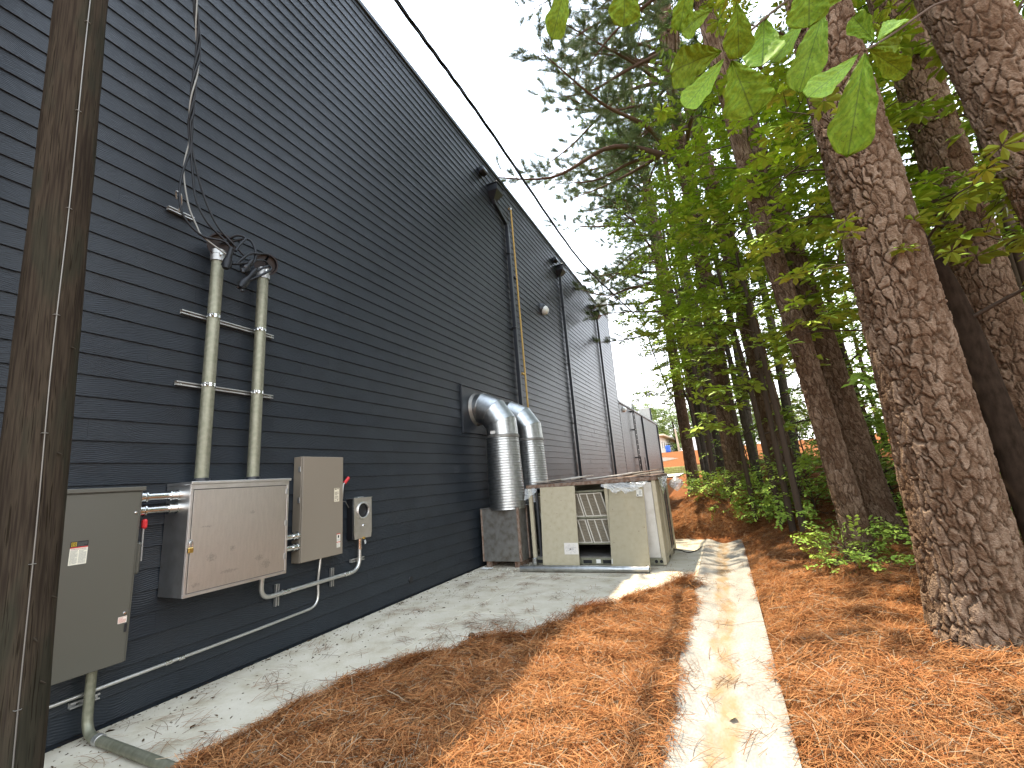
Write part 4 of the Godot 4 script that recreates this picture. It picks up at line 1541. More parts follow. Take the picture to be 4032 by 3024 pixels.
func rooftop_unit() -> void:
	var t := thing("rooftop_unit", "gutted old tan rooftop air unit standing on the pad", "air conditioner", Vector3(2.22, 0, -9.0))
	var x0 := 1.02
	var x1 := 3.44
	var z0 := -8.1
	var z1 := -9.82
	var P := func(called: String, m: Material, ax: float, bx: float, ay: float, by: float, az: float, bz: float, bev := 0.004) -> MeshInstance3D:
		return on_wall(t, called, m, ax, bx, ay, by, minf(az, bz), maxf(az, bz), bev)
	# base rails with fork slots
	P.call("base_rail", M.galvanized, x0, x1, 0.012, 0.125, z0 - 0.05, z0)
	P.call("base_rail", M.galvanized, x0, x1, 0.012, 0.125, z1, z1 + 0.05)
	P.call("base_rail", M.unit_tan, x1 - 0.05, x1 + 0.004, 0.012, 0.128, z1 + 0.052, z0 + 0.006)
	P.call("base_rail", M.galvanized, x0, x0 + 0.05, 0.012, 0.125, z1 + 0.052, z0 - 0.052)
	for x in [2.08, 2.44, 1.18]:
		P.call("fork_slot", M.seam, x - 0.08, x + 0.08, 0.03, 0.09, z0 + 0.001, z0 + 0.002, 0.0)
	for x in [3.28, 3.36]:
		var b := MB.new()
		b.lathe([[0.0, 0.0], [0.024, 0.0], [0.027, -0.004]], 14, Transform3D(Basis(Vector3(1, 0, 0), PI / 2), Vector3(x, 0.07, z0 + 0.009)))
		obj("rail_hole", b, M.seam, t)
	for z in [-8.6, -9.3]:
		P.call("fork_slot", M.seam, x1 + 0.004, x1 + 0.006, 0.035, 0.085, z - 0.1, z + 0.1, 0.0)
	P.call("floor_pan", M.old_sheet, x0 + 0.05, x1 - 0.05, 0.125, 0.145, z1 + 0.03, z0 - 0.01, 0.0)
	P.call("rail_tag", M.paper, 2.24, 2.32, 0.035, 0.10, z0 + 0.001, z0 + 0.003, 0.0)
	# corner and inner posts
	for p in [[x0, z0, M.unit_tan], [x1 - 0.07, z0, M.unit_tan], [x0, z1 + 0.07, M.old_sheet], [x1 - 0.07, z1 + 0.07, M.unit_tan], [1.16, z0 - 0.01, M.coil_dark], [2.52, z0 - 0.02, M.unit_tan], [2.60, z0 - 0.02, M.old_sheet]]:
		P.call("post", p[2], p[0], p[0] + (0.07 if p[2] == M.unit_tan else 0.04), 0.125, 1.41, p[1] - 0.07, p[1], 0.006)
	# right end: white panel on the front, tan panels along the side
	P.call("front_panel", M.unit_white, 3.0, x1 - 0.075, 0.13, 1.38, z0 - 0.03, z0 - 0.005, 0.004)
	for s in [[-8.20, -8.62, M.unit_tan], [-8.66, -9.06, M.unit_tan], [-9.10, -9.42, M.rusty_sheet], [-9.46, -9.74, M.unit_tan]]:
		P.call("side_panel", s[2], x1 - 0.03, x1 - 0.004, 0.13, 1.39, s[0], s[1], 0.004)
	for z in [-8.64, -9.08, -9.44]:
		P.call("side_mullion", M.unit_tan if z > -9 else M.coil_dark, x1 - 0.04, x1 + 0.006, 0.13, 1.40, z - 0.018, z + 0.018, 0.003)
	# back and far walls
	P.call("back_panel", M.unit_tan, x0 + 0.05, x1 - 0.05, 0.13, 1.4, z1 + 0.01, z1 + 0.03, 0.0)
	P.call("divider", M.old_sheet, 2.54, 2.56, 0.145, 1.38, z1 + 0.05, z0 - 0.1, 0.0)
	P.call("divider", M.coil_dark, 1.10, 1.12, 0.145, 1.38, z1 + 0.05, z0 - 0.25, 0.0)
	P.call("fan_shelf", M.old_sheet, 1.15, 2.5, 0.30, 0.33, z1 + 0.05, z0 - 0.32, 0.0)
	# filter rack: two rows of cardboard framed filters that have slumped sideways
	var fz := z0 - 0.16
	for row in 2:
		for col in 3:
			var w := 0.44
			var hgt := 0.42
			var y0 := 0.36 + row * 0.47
			var xx := 1.16 + col * 0.455 - row * 0.10
			var sh := -0.10
			var a := Vector3(xx + 0.12, y0, fz)
			var ax := Vector3(w, -0.006, 0)
			var ay := Vector3(sh, hgt, -0.015)
			var q := leaning(t, "filter", M.filter_media, a, a + ax, a + ax + ay, a + ay, 0.04)
			# pleats
			var b := MB.new()
			for k in 15:
				var p := a + ay * (k + 0.5) / 15.0 + ax * 0.04 + Vector3(0, 0, 0.006)
				b.tube([p, p + ax * 0.92], 0.0085, 5, false)
			obj("pleats", b, M.filter_media, q)
			for k in 4:
				var u := k / 3.0 * 0.94 + 0.03
				b = MB.new()
				var p0 := a + ax * u + Vector3(0, 0, 0.016)
				b.box(p0 + ay * 0.5, Vector3(0.022, ay.length(), 0.006), 0.0, Basis(Vector3(0, 0, 1), 0.234))
				obj("frame_strip", b, M.filter_board, q)
			for k in [0.0, 1.0]:
				b = MB.new()
				b.box(a + ay * lerpf(0.02, 0.98, k) + ax * 0.5 + Vector3(0, 0, 0.014), Vector3(w, 0.02, 0.008), 0.0)
				obj("frame_strip", b, M.filter_board, q)
	P.call("filter_channel", M.galvanized, 1.15, 2.52, 0.335, 0.362, fz - 0.05, fz + 0.03, 0.002)
	P.call("filter_channel", M.galvanized, 1.15, 2.52, 0.795, 0.826, fz - 0.05, fz + 0.03, 0.002)
	P.call("filter_channel", M.galvanized, 1.1, 2.52, 1.265, 1.30, fz - 0.05, fz + 0.03, 0.002)
	# roof sheet and its front flange, a little warped
	P.call("roof_flange", M.rusty_sheet, x0 - 0.03, x1 + 0.02, 1.405, 1.47, z0 - 0.04, z0 + 0.02, 0.006)
	P.call("roof_flange", M.rusty_sheet, x1 - 0.02, x1 + 0.03, 1.41, 1.475, z1 - 0.02, z0 - 0.042, 0.006)
	var b := MB.new()
	var nz := fnl(191, 1.4, 2)
	b.grid(12, 18, func(i: int, j: int):
		var x := lerpf(x0 - 0.05, x1 + 0.03, j / 17.0)
		var z := lerpf(z1 - 0.03, z0 + 0.03, i / 11.0)
		return Vector3(x, 1.485 + nz.get_noise_2d(x * 1.6, z * 1.6) * 0.02, z), true)
	obj("roof_sheet", b, M.rusty_sheet, t)

	# loose boards and sheet scraps lying on its roof
	var scraps := [[1.35, -8.35, 0.55, 0.16, 0.12, "old_board"], [1.75, -8.5, 0.7, 0.18, -0.08, "unit_white"], [2.1, -8.25, 0.42, 0.12, 0.05, "old_board"], [2.45, -8.75, 0.8, 0.2, 0.3, "unit_white"], [2.75, -8.95, 0.75, 0.16, 0.32, "old_board"], [3.05, -9.2, 0.75, 0.18, 0.34, "rusty_sheet"], [3.12, -9.6, 0.62, 0.2, 0.33, "old_board"], [1.55, -8.9, 0.6, 0.14, 0.2, "unit_white"], [2.9, -8.3, 0.3, 0.1, 0.1, "unit_white"]]
	var where := ["at the left front corner", "lying second from the left", "lying near the front edge", "in the middle", "right of the middle", "sloping towards the right end", "at the far right corner", "towards the back left", "short, at the right front"]
	for i in scraps.size():
		var s: Array = scraps[i]
		var m := MB.new()
		m.box(Vector3(s[0], 1.522 + 0.012 * (i % 3), s[1]), Vector3(s[2], 0.02, s[3]), 0.004, Basis(Vector3.UP, s[4]) * Basis(Vector3(0, 0, 1), 0.05 + 0.03 * (i % 3)))
		var o := obj("scrap_board", m, M[s[5]])
		tag(o, "thin scrap board on the roof of the old unit, %s" % where[i], "board", "scrap boards on the old unit")

	# two tan access panels leaning on the front
	var pn := thing("access_panel", "tan access panel with a white diagram sheet leaning on the old unit", "panel", Vector3(1.62, 0, -7.98), "access panels leaning on the old unit")
	leaning(pn, "sheet", M.unit_tan, Vector3(1.255, 0.0, -7.985), Vector3(1.965, 0.0, -7.965), Vector3(1.985, 1.40, -8.07), Vector3(1.29, 1.41, -8.075), 0.02)
	var dm := label_image(160, 128, Color(0.80, 0.78, 0.74))
	var rr := RandomNumberGenerator.new()
	rr.seed = 8
	for k in 190:
		var a := rr.randf() * TAU
		var d := rr.randf_range(6.0, 62.0)
		dm.fill_rect(Rect2i(clampi(int(80 + cos(a) * d * 1.1), 4, 150), clampi(int(64 + sin(a) * d * 0.85), 4, 120), rr.randi_range(1, 6), rr.randi_range(1, 4)), Color(0.45, 0.43, 0.42))
	dm.fill_rect(Rect2i(62, 64, 12, 14), Color(0.25, 0.22, 0.2))
	dm.generate_mipmaps()
	var dmat := StandardMaterial3D.new()
	dmat.albedo_texture = tex(dm)
	dmat.roughness = 0.8
	var q2 := MB.new()
	var zz := func(y: float) -> float: return -7.970 - y * 0.0757 + 0.006
	q2.poly([Vector3(1.70, 0.40, zz.call(0.40)), Vector3(1.965, 0.40, zz.call(0.40)), Vector3(1.965, 0.205, zz.call(0.205)), Vector3(1.70, 0.205, zz.call(0.205))], Vector3(0, 0.07, 1).normalized(), [Vector2(0, 0), Vector2(1, 0), Vector2(1, 1), Vector2(0, 1)])
	obj("diagram_sheet", q2, dmat, pn)
	var spots := [[1.52, 1.28], [1.38, 1.17], [1.6, 0.92], [1.45, 0.7], [1.7, 1.15]]
	for s in spots:
		var m := MB.new()
		m.lathe([[0.0, 0.003], [0.006, 0.002], [0.007, 0.0]], 8, Transform3D(Basis(Vector3(1, 0, 0), PI / 2), Vector3(s[0], s[1], zz.call(s[1]) - 0.004)))
		obj("rivet", m, M.rusty_sheet, pn)
	pn = thing("access_panel", "tan access panel half in sun leaning on the right front of the old unit", "panel", Vector3(2.89, 0, -7.88), "access panels leaning on the old unit")
	leaning(pn, "sheet", M.unit_tan, Vector3(2.545, 0.01, -7.93), Vector3(3.235, 0.01, -7.62), Vector3(3.225, 1.305, -8.06), Vector3(2.615, 1.32, -8.085), 0.02)
	var n2 := (Vector3(3.235, 0.01, -7.62) - Vector3(2.545, 0.01, -7.93)).cross(Vector3(2.615, 1.32, -8.085) - Vector3(2.545, 0.01, -7.93)).normalized()
	var on2 := func(u: float, w: float) -> Vector3:
		return Vector3(2.545, 0.01, -7.93).lerp(Vector3(3.235, 0.01, -7.62), u).lerp(Vector3(2.615, 1.32, -8.085).lerp(Vector3(3.225, 1.305, -8.06), u), w) + n2 * 0.012
	var lab := label_image(64, 72, Color(0.86, 0.85, 0.8))
	lab.fill_rect(Rect2i(6, 52, 14, 14), Color(0.3, 0.3, 0.28))
	text_rows(lab, 28, 14, 56, 56, 8, Color(0.5, 0.5, 0.48), 21)
	lab.generate_mipmaps()
	var lmat := StandardMaterial3D.new()
	lmat.albedo_texture = tex(lab)
	lmat.roughness = 0.8
	q2 = MB.new()
	q2.poly([on2.call(0.82, 0.97), on2.call(0.985, 0.97), on2.call(0.985, 0.88), on2.call(0.82, 0.88)], n2, [Vector2(0, 0), Vector2(1, 0), Vector2(1, 1), Vector2(0, 1)])
	obj("rating_label", q2, lmat, pn)
	q2 = MB.new()
	q2.poly([on2.call(0.02, 0.10), on2.call(0.05, 0.10), on2.call(0.05, 0.04), on2.call(0.02, 0.04)], n2)
	obj("small_tag", q2, M.paper, pn)
	for s in [[0.8, 0.45], [0.1, 0.72], [0.1, 0.3], [0.93, 0.06], [0.95, 0.5]]:
		var m := MB.new()
		m.lathe([[0.0, 0.003], [0.007, 0.002], [0.008, 0.0]], 8, Transform3D(Basis(n2.cross(Vector3.UP).normalized(), n2, n2.cross(Vector3.UP).normalized().cross(n2)), on2.call(s[0], s[1]) - n2 * 0.01))
		obj("rivet", m, M.rusty_sheet, pn)

	# torn plastic sheeting
	var film := MB.new()
	var fn := fnl(195, 3.0, 2)
	film.grid(14, 26, func(i: int, j: int):
		var u := j / 25.0
		var w := i / 13.0
		var sag := 0.19 * sin(PI * u) * (0.75 + 0.3 * fn.get_noise_1d(u * 2.0)) + 0.03
		var x := lerpf(2.50, 3.32, u)
		return Vector3(x, 1.40 - w * sag + 0.01 * fn.get_noise_2d(u * 5.0, w * 4.0), -8.045 + 0.05 * w * (1.0 - u * 0.2) + 0.02 * fn.get_noise_2d(u * 7.0 + 9.0, w * 6.0)))
	var fo := obj("plastic_sheet", film, M.plastic_film)
	tag(fo, "clear plastic sheet sagging over the top of the sunlit access panel", "plastic sheet", "torn plastic on the old unit")
	film = MB.new()
	film.grid(14, 20, func(i: int, j: int):
		var u := j / 19.0
		var w := i / 13.0
		var drop := 0.28 * (0.6 + 0.5 * sin(u * 5.0 + 1.0)) * (1.0 - 0.3 * u)
		return Vector3(3.475 + 0.05 * w + 0.025 * fn.get_noise_2d(u * 6.0, w * 5.0), 1.45 - w * drop, lerpf(-8.25, -9.75, u)))
	fo = obj("plastic_sheet", film, M.plastic_film)
	tag(fo, "clear plastic sheet hanging down the right end of the old unit", "plastic sheet", "torn plastic on the old unit")
	film = MB.new()
	film.grid(12, 10, func(i: int, j: int):
		var u := j / 9.0
		var w := i / 11.0
		return Vector3(lerpf(0.98, 1.24, u), 1.40 - w * (0.22 - 0.15 * u) + 0.012 * fn.get_noise_2d(u * 6.0 + 40.0, w * 5.0), -8.04 + 0.06 * w + 0.02 * fn.get_noise_2d(u * 9.0, w * 9.0 + 30.0)))
	fo = obj("plastic_sheet", film, M.plastic_film)
	tag(fo, "small rag of clear plastic hanging at the left front of the old unit", "plastic sheet", "torn plastic on the old unit")

	# crumpled bag snagged on the far right corner
	film = MB.new()
	film.grid(14, 20, func(i: int, j: int):
		var a := TAU * j / 19.0
		var w := i / 13.0
		var r := 0.13 * sin(PI * clampf(w, 0.02, 0.98)) * (1.0 + 0.5 * fn.get_noise_3d(cos(a) * 2.0, w * 4.0, sin(a) * 2.0))
		return Vector3(3.62 + cos(a) * r, 1.42 - w * 0.3, -9.78 + sin(a) * r))
	fo = obj("plastic_bag", film, M.plastic_film)
	tag(fo, "crumpled clear plastic bag snagged on the far corner of the old unit", "bag")

	# galvanised gutter length on the ground
	var gt := thing("gutter_pipe", "long bright galvanized pipe lying on the pad before the old unit", "pipe", Vector3(2.1, 0, -7.52))
	var m2 := MB.new()
	m2.tube([Vector3(1.05, 0.055, -7.47), Vector3(3.23, 0.055, -7.54)], 0.05, 22, false)
	obj("shell", m2, M.duct_metal, gt)
	m2 = MB.new()
	m2.box(Vector3(2.14, 0.105, -7.505), Vector3(2.18, 0.008, 0.016), 0.002, Basis(Vector3.UP, -0.032))
	obj("seam", m2, M.duct_metal, gt)
	for e in [[1.049, -7.47], [3.231, -7.54]]:
		m2 = MB.new()
		m2.lathe([[0.052, -0.012], [0.055, -0.012], [0.055, 0.012], [0.047, 0.012], [0.047, -0.012]], 22, Transform3D(Basis(Vector3(0, 0, 1), PI / 2), Vector3(e[0], 0.055, e[1])))
		obj("rim", m2, M.duct_metal, gt)


func small_things() -> void:
	var t := thing("metal_can", "small dented metal can on the pad left of the leaning panel", "can", Vector3(1.09, 0, -8.02))
	var b := MB.new()
	b.lathe([[0.0, 0.0], [0.055, 0.0], [0.057, 0.004], [0.054, 0.01], [0.054, 0.06], [0.056, 0.063], [0.054, 0.066], [0.054, 0.125], [0.057, 0.13]], 22, Transform3D(Basis(), Vector3(1.09, 0, -8.0)))
	obj("side", b, M.duct_metal, t)
	b = MB.new()
	b.lathe([[0.054, 0.12], [0.0, 0.12]], 22, Transform3D(Basis(), Vector3(1.09, 0, -8.0)))
	obj("lid", b, M.old_sheet, t)
	# pine cone: core with overlapping scales
	var pc := thing("pine_cone", "dark open pine cone lying on the walk near the straw", "pine cone", Vector3(1.91, 0, -4.3))
	b = MB.new()
	var bs := Basis(Vector3(1, 0, 0), 1.25) * Basis(Vector3.UP, 0.5)
	var c := Vector3(1.91, 0.034, -4.3)
	b.lathe([[0.0, -0.05], [0.018, -0.04], [0.022, 0.0], [0.012, 0.045], [0.0, 0.05]], 10, Transform3D(bs, c))
	obj("core", b, M.dark_bark, pc)
	for k in 90:
		var u := k / 90.0
		var a := k * 2.39996
		var rr := 0.032 * sin(PI * clampf(0.12 + u * 0.82, 0, 1)) + 0.004
		var dir := Vector3(cos(a), 0.35, sin(a)).normalized()
		var p := Vector3(0, -0.046 + u * 0.09, 0)
		b = MB.new()
		b.box(c + bs * (p + dir * rr * 0.75), Vector3(0.011, 0.004, rr * 0.8), 0.0015, bs * Basis.looking_at(-dir, Vector3.UP))
		obj("scale", b, M.twig, pc)
	# pale crumbs of foam and gravel under the duct box
	var xs := []
	var cs := []
	for k in 60:
		var p := Vector3(rng.randf_range(0.15, 1.2), 0.006, rng.randf_range(-7.75, -7.2))
		var s := rng.randf_range(0.008, 0.028)
		xs.append(Transform3D(Basis(Vector3(rng.randf(), rng.randf(), rng.randf() + 0.1).normalized(), rng.randf() * 6.0).scaled(Vector3(s, s * 0.6, s)), p))
		cs.append(Color(0.5, 0.47, 0.36) if rng.randf() < 0.5 else Color(0.62, 0.6, 0.52))
	b = MB.new()
	b.box(Vector3.ZERO, Vector3(1, 1, 1), 0.25)
	var cm := mat("crumb", Color(1, 1, 1), 0.9)
	cm.vertex_color_use_as_albedo = true
	var o := copies("pale_crumbs", b.mesh(), cm, xs, cs)
	tag(o, "scattered pale crumbs and chips on the pad below the duct box", "debris")
	o.set_meta("kind", "stuff")
	# plastic scrap by the plenum
	var film := MB.new()
	var fn := fnl(197, 9.0, 2)
	film.grid(8, 10, func(i: int, j: int): return Vector3(0.12 + j * 0.026, 0.012 + 0.03 * absf(fn.get_noise_2d(i * 0.11, j * 0.11)), -7.72 + i * 0.018))
	var fo := obj("plastic_scrap", film, M.white_lens)
	tag(fo, "white plastic scrap on the ground beside the plenum box", "scrap")
	# thin black hose trailing from the right end of the unit
	b = MB.new()
	b.tube(curve([Vector3(3.42, 0.06, -9.3), Vector3(3.55, 0.012, -9.5), Vector3(3.7, 0.01, -9.3), Vector3(3.85, 0.012, -9.55), Vector3(3.9, 0.012, -9.9)], 8), 0.008, 7)
	var hs := obj("loose_cable", b, M.rubber)
	tag(hs, "thin black cable trailing on the pad right of the old unit", "cable")
	# stick on the right bed and small fallen leaves
	b = MB.new()
	var st := curve([Vector3(5.35, straw_top(5.35, -7.2) + 0.03, -7.2), Vector3(5.6, straw_top(5.6, -6.9) + 0.04, -6.9), Vector3(5.9, straw_top(5.9, -6.75) + 0.03, -6.75)], 6)
	b.tube(st, 0.008, 6)
	var so := obj("fallen_twig", b, M.twig)
	tag(so, "bare fallen twig on the straw left of the slim pine", "twig")


# ---------------------------------------------------------------- trees
func pine_trunk(parent: Node3D, base: Vector3, top: Vector3, r0: float, r1: float, nu: int, fine_to: float, step: float, seed_: int, cell := 0.075, depth := 0.016) -> MeshInstance3D:
	var f2 := fnl(seed_, 1.0, 1, FastNoiseLite.TYPE_CELLULAR)
	f2.cellular_return_type = FastNoiseLite.RETURN_DISTANCE2_SUB
	f2.cellular_distance_function = FastNoiseLite.DISTANCE_EUCLIDEAN
	f2.cellular_jitter = 1.0
	var fv := fnl(seed_, 1.0, 1, FastNoiseLite.TYPE_CELLULAR)
	fv.cellular_return_type = FastNoiseLite.RETURN_CELL_VALUE
	fv.cellular_distance_function = FastNoiseLite.DISTANCE_EUCLIDEAN
	fv.cellular_jitter = 1.0
	var wob := fnl(seed_ + 3, 1.0, 2)
	var ys := []
	var y := -0.25
	var H := top.y - base.y
	while y < H:
		ys.append(y)
		y += step if y < fine_to else step * 4.0
	ys.append(H)
	var b := MB.new()
	b.colored = true
	var tones := PackedColorArray()
	var ax := (top - base) / H
	var sway := fnl(seed_ + 9, 0.12, 1)
	var pos := func(i: int, j: int) -> Vector3:
		var yy: float = ys[i]
		var t := clampf(yy / H, 0.0, 1.0)
		var a := TAU * j / nu
		var dir := Vector3(cos(a), 0, sin(a))
		var r := lerpf(r0, r1, t) * (1.0 + 0.42 * exp(-maxf(yy, 0.0) / 0.22) * (0.8 + 0.3 * cos(a * 3.0 + seed_)) + 0.05 * exp(-maxf(yy, 0.0) / 1.2))
		var q := Vector3(dir.x * r / cell, yy / (cell * 2.3), dir.z * r / cell)
		q += Vector3(wob.get_noise_3dv(q * 0.7), wob.get_noise_3dv(q * 0.7 + Vector3(40, 0, 0)) * 0.8, wob.get_noise_3dv(q * 0.7 + Vector3(0, 40, 0))) * 0.55
		var d := f2.get_noise_3dv(q) + 1.0
		var cv := fv.get_noise_3dv(q)
		var plate := smoothstep(0.01, 0.12, d)
		var d2 := f2.get_noise_3dv(q * Vector3(2.1, 1.7, 2.1) + Vector3(31, 17, 5)) + 1.0
		var flake := smoothstep(0.0, 0.16, d2)
		var lay := wob.get_noise_3dv(Vector3(q.x * 1.3, q.y * 1.1, q.z * 1.3) + Vector3(70, 7, 0))
		r += depth * (plate - 1.0) + depth * 0.28 * cv * plate + depth * 0.22 * floorf(lay * 5.0 + 2.0) / 2.0 * plate + depth * 0.2 * (flake - 1.0) * plate + 0.0015 * wob.get_noise_3dv(q * 4.0)
		var c := Color(0.17, 0.108, 0.068).lerp(Color(0.36, 0.265, 0.19), clampf(0.40 + cv * 0.30 + wob.get_noise_3dv(q * 0.3) * 0.5 + lay * 0.6, 0.0, 1.0))
		tones.append(c.lerp(Color(0.12, 0.078, 0.05), 1.0 - plate))
		var off := Vector3(sway.get_noise_1d(yy), 0, sway.get_noise_1d(yy + 80.0)) * 0.05 * clampf(yy / 6.0, 0.0, 1.0)
		return base + ax * yy + off + dir * r
	b.grid(ys.size(), nu + 1, pos, false)
	b.col = tones
	return obj("trunk", b, M.bark, parent)


var tuft: ArrayMesh
var rosette: ArrayMesh
var spray: ArrayMesh
var small_spray: ArrayMesh


func add_leaf(b: MB, base: Vector3, dir: Vector3, up: Vector3, length: float, width: float, fold := 0.12) -> void:
	var side := dir.cross(up).normalized()
	var nn := side.cross(dir).normalized()
	var m1 := base + dir * length * 0.62 - nn * length * fold * 0.5
	var tip := base + dir * length - nn * length * 0.08
	for s in [-1.0, 1.0]:
		var e1: Vector3 = base + dir * length * 0.32 + side * s * width * 0.30 + nn * length * fold * 0.3
		var e2: Vector3 = base + dir * length * 0.70 + side * s * width * 0.5 + nn * length * fold * 0.3
		var fn: Vector3 = (nn - side * s * 0.3).normalized()
		b.poly([base, e1, e2, m1], fn)
		b.poly([m1, e2, tip], fn)


func make_foliage() -> void:
	var r := RandomNumberGenerator.new()
	r.seed = 77
	var b := MB.new()
	for k in 62:
		var a := k * 2.39996
		var u := r.randf()
		var root := Vector3(0, u * 0.13, 0)
		var tilt := lerpf(1.15, 0.35, u) + r.randf_range(-0.2, 0.2)
		var d := Vector3(cos(a) * sin(tilt), cos(tilt), sin(a) * sin(tilt))
		var L := r.randf_range(0.11, 0.17)
		var side := d.cross(Vector3(r.randf() - 0.5, r.randf() - 0.5, r.randf() - 0.5)).normalized() * 0.0032
		var nn := d.cross(side).normalized()
		var bend_ := Vector3(0, -0.02, 0) * r.randf()
		b.poly([root - side, root + side, root + d * L + bend_], nn)
	tuft = b.mesh()
	b = MB.new()
	for k in 8:
		var a := TAU * k / 8.0 + r.randf_range(-0.25, 0.25)
		var d := Vector3(cos(a), r.randf_range(-0.25, 0.35), sin(a)).normalized()
		var L := r.randf_range(0.075, 0.125)
		add_leaf(b, d * 0.008, d, (Vector3.UP + Vector3(r.randf_range(-0.4, 0.4), 0, r.randf_range(-0.4, 0.4))).normalized(), L, L * r.randf_range(0.36, 0.5))
	rosette = b.mesh()
	b = MB.new()
	for k in 18:
		var s := 1.0 if k % 2 == 0 else -1.0
		var p := Vector3(0, 0, -0.02 - k * 0.025) + Vector3(r.randf_range(-0.02, 0.02), r.randf_range(-0.05, 0.05), 0)
		var d := Vector3(s * r.randf_range(0.5, 1.0), r.randf_range(-0.35, 0.3), -r.randf_range(0.2, 0.9)).normalized()
		var L := r.randf_range(0.07, 0.115)
		add_leaf(b, p + d * 0.015, d, (Vector3.UP + Vector3(r.randf_range(-0.6, 0.6), 0, r.randf_range(-0.6, 0.6))).normalized(), L, L * r.randf_range(0.42, 0.6))
	spray = b.mesh()


func leaf_color(a: Color, c: Color, r: RandomNumberGenerator) -> Color:
	return a.lerp(c, r.randf()) * r.randf_range(0.8, 1.2)


func frame_to(d: Vector3, r: RandomNumberGenerator) -> Basis:
	var up := (Vector3.UP + Vector3(r.randf_range(-0.5, 0.5), 0, r.randf_range(-0.5, 0.5))).normalized()
	if absf(d.dot(up)) > 0.97:
		up = Vector3.RIGHT
	return Basis.looking_at(d, up)


func up_to(d: Vector3, r: RandomNumberGenerator) -> Basis:
	var x := d.cross(Vector3(r.randf() - 0.5, r.randf() - 0.5, r.randf() - 0.5)).normalized()
	return Basis(x, d, x.cross(d))


# branches and needle tufts of a pine
func pine_crown(t: Node3D, base: Vector3, top: Vector3, r_top: float, y0: float, count: int, reach: float, seed_: int, bias := Vector3.ZERO) -> void:
	var r := RandomNumberGenerator.new()
	r.seed = seed_
	var limbs := MB.new()
	var xf := []
	var cs := []
	var H := top.y - base.y
	for i in count:
		var y := lerpf(y0, top.y, pow((i + r.randf()) / count, 0.9))
		var tt := (y - base.y) / H
		var s := base.lerp(top, tt)
		var az := r.randf() * TAU
		var d := (Vector3(cos(az), 0, sin(az)) + bias * r.randf_range(0.3, 1.4)).normalized()
		var L := reach * r.randf_range(0.55, 1.05) * (1.0 - 0.55 * clampf((y - y0) / maxf(top.y - y0, 0.1), 0.0, 1.0))
		var wig := Vector3(r.randf_range(-0.2, 0.2), 0, r.randf_range(-0.2, 0.2))
		var pts := curve([s, s + d * L * 0.3 + Vector3(0, L * r.randf_range(0.0, 0.12), 0), s + d * L * 0.65 + wig * L * 0.4 + Vector3(0, L * r.randf_range(-0.05, 0.14), 0), s + d * L + wig * L * 0.5 + Vector3(0, L * r.randf_range(-0.14, 0.2), 0)], 6)
		var rad := []
		for k in pts.size():
			rad.append(lerpf(0.018 + 0.012 * L, 0.006, float(k) / (pts.size() - 1)))
		limbs.tube(pts, rad, 6, false)
		var nb := int(L * 5.0)
		for k in nb:
			var u := lerpf(0.22, 1.0, float(k) / maxf(nb - 1, 1))
			var fi := u * (pts.size() - 1)
			var i0 := mini(int(fi), pts.size() - 2)
			var p: Vector3 = (pts[i0] as Vector3).lerp(pts[i0 + 1], fi - i0)
			var along: Vector3 = (pts[i0 + 1] - pts[i0]).normalized()
			var sd := along.cross(Vector3.UP).normalized() * (1.0 if k % 2 == 0 else -1.0)
			var bd := (along * r.randf_range(0.4, 0.9) + sd * r.randf_range(0.5, 1.0) + Vector3(0, r.randf_range(-0.15, 0.5), 0)).normalized()
			var bl := r.randf_range(0.35, 0.85) * (1.15 - 0.5 * u)
			var q := p + bd * bl + Vector3(0, r.randf_range(-0.05, 0.12), 0)
			limbs.tube([p, p.lerp(q, 0.5) + Vector3(0, 0.02, 0), q], [0.009, 0.006, 0.004], 5, false)
			var nt := r.randi_range(5, 8)
			for w in nt:
				var tp := p.lerp(q, lerpf(0.4, 1.0, float(w) / (nt - 1)))
				var td := (bd + Vector3(r.randf_range(-0.7, 0.7), r.randf_range(-0.1, 0.9), r.randf_range(-0.7, 0.7))).normalized()
				var sc := r.randf_range(0.8, 1.25)
				xf.append(Transform3D(up_to(td, r).scaled(Vector3(sc, sc, sc)), tp))
				cs.append(leaf_color(Color(0.085, 0.125, 0.045), Color(0.15, 0.19, 0.065), r))
	obj("branches", limbs, M.pine_twig, t).set_meta("kind", "stuff")
	copies("crown", tuft, M.needle, xf, cs, t).set_meta("kind", "stuff")


func pine(label: String, base: Vector3, lean: Vector2, dia: float, height: float, seed_: int, o := {}) -> Node3D:
	var y := land(base.x, base.z) - 0.02
	var p := Vector3(base.x, y, base.z)
	var top := p + Vector3(lean.x * height, height, lean.y * height)
	var t := thing("pine_tree", label, "tree", p, o.get("group", "pines along the swale"))
	pine_trunk(t, p, top, dia / 2, dia * 0.2, o.get("nu", 96), o.get("fine", 5.0), o.get("step", 0.02), seed_, o.get("cell", 0.075), o.get("depth", 0.016))
	if o.get("crown", true):
		pine_crown(t, p, top, dia * 0.2, p.y + o.get("from", 8.0), o.get("limbs", 24), o.get("reach", 3.6), seed_ + 100, o.get("bias", Vector3(-0.5, 0, 0)))
	return t


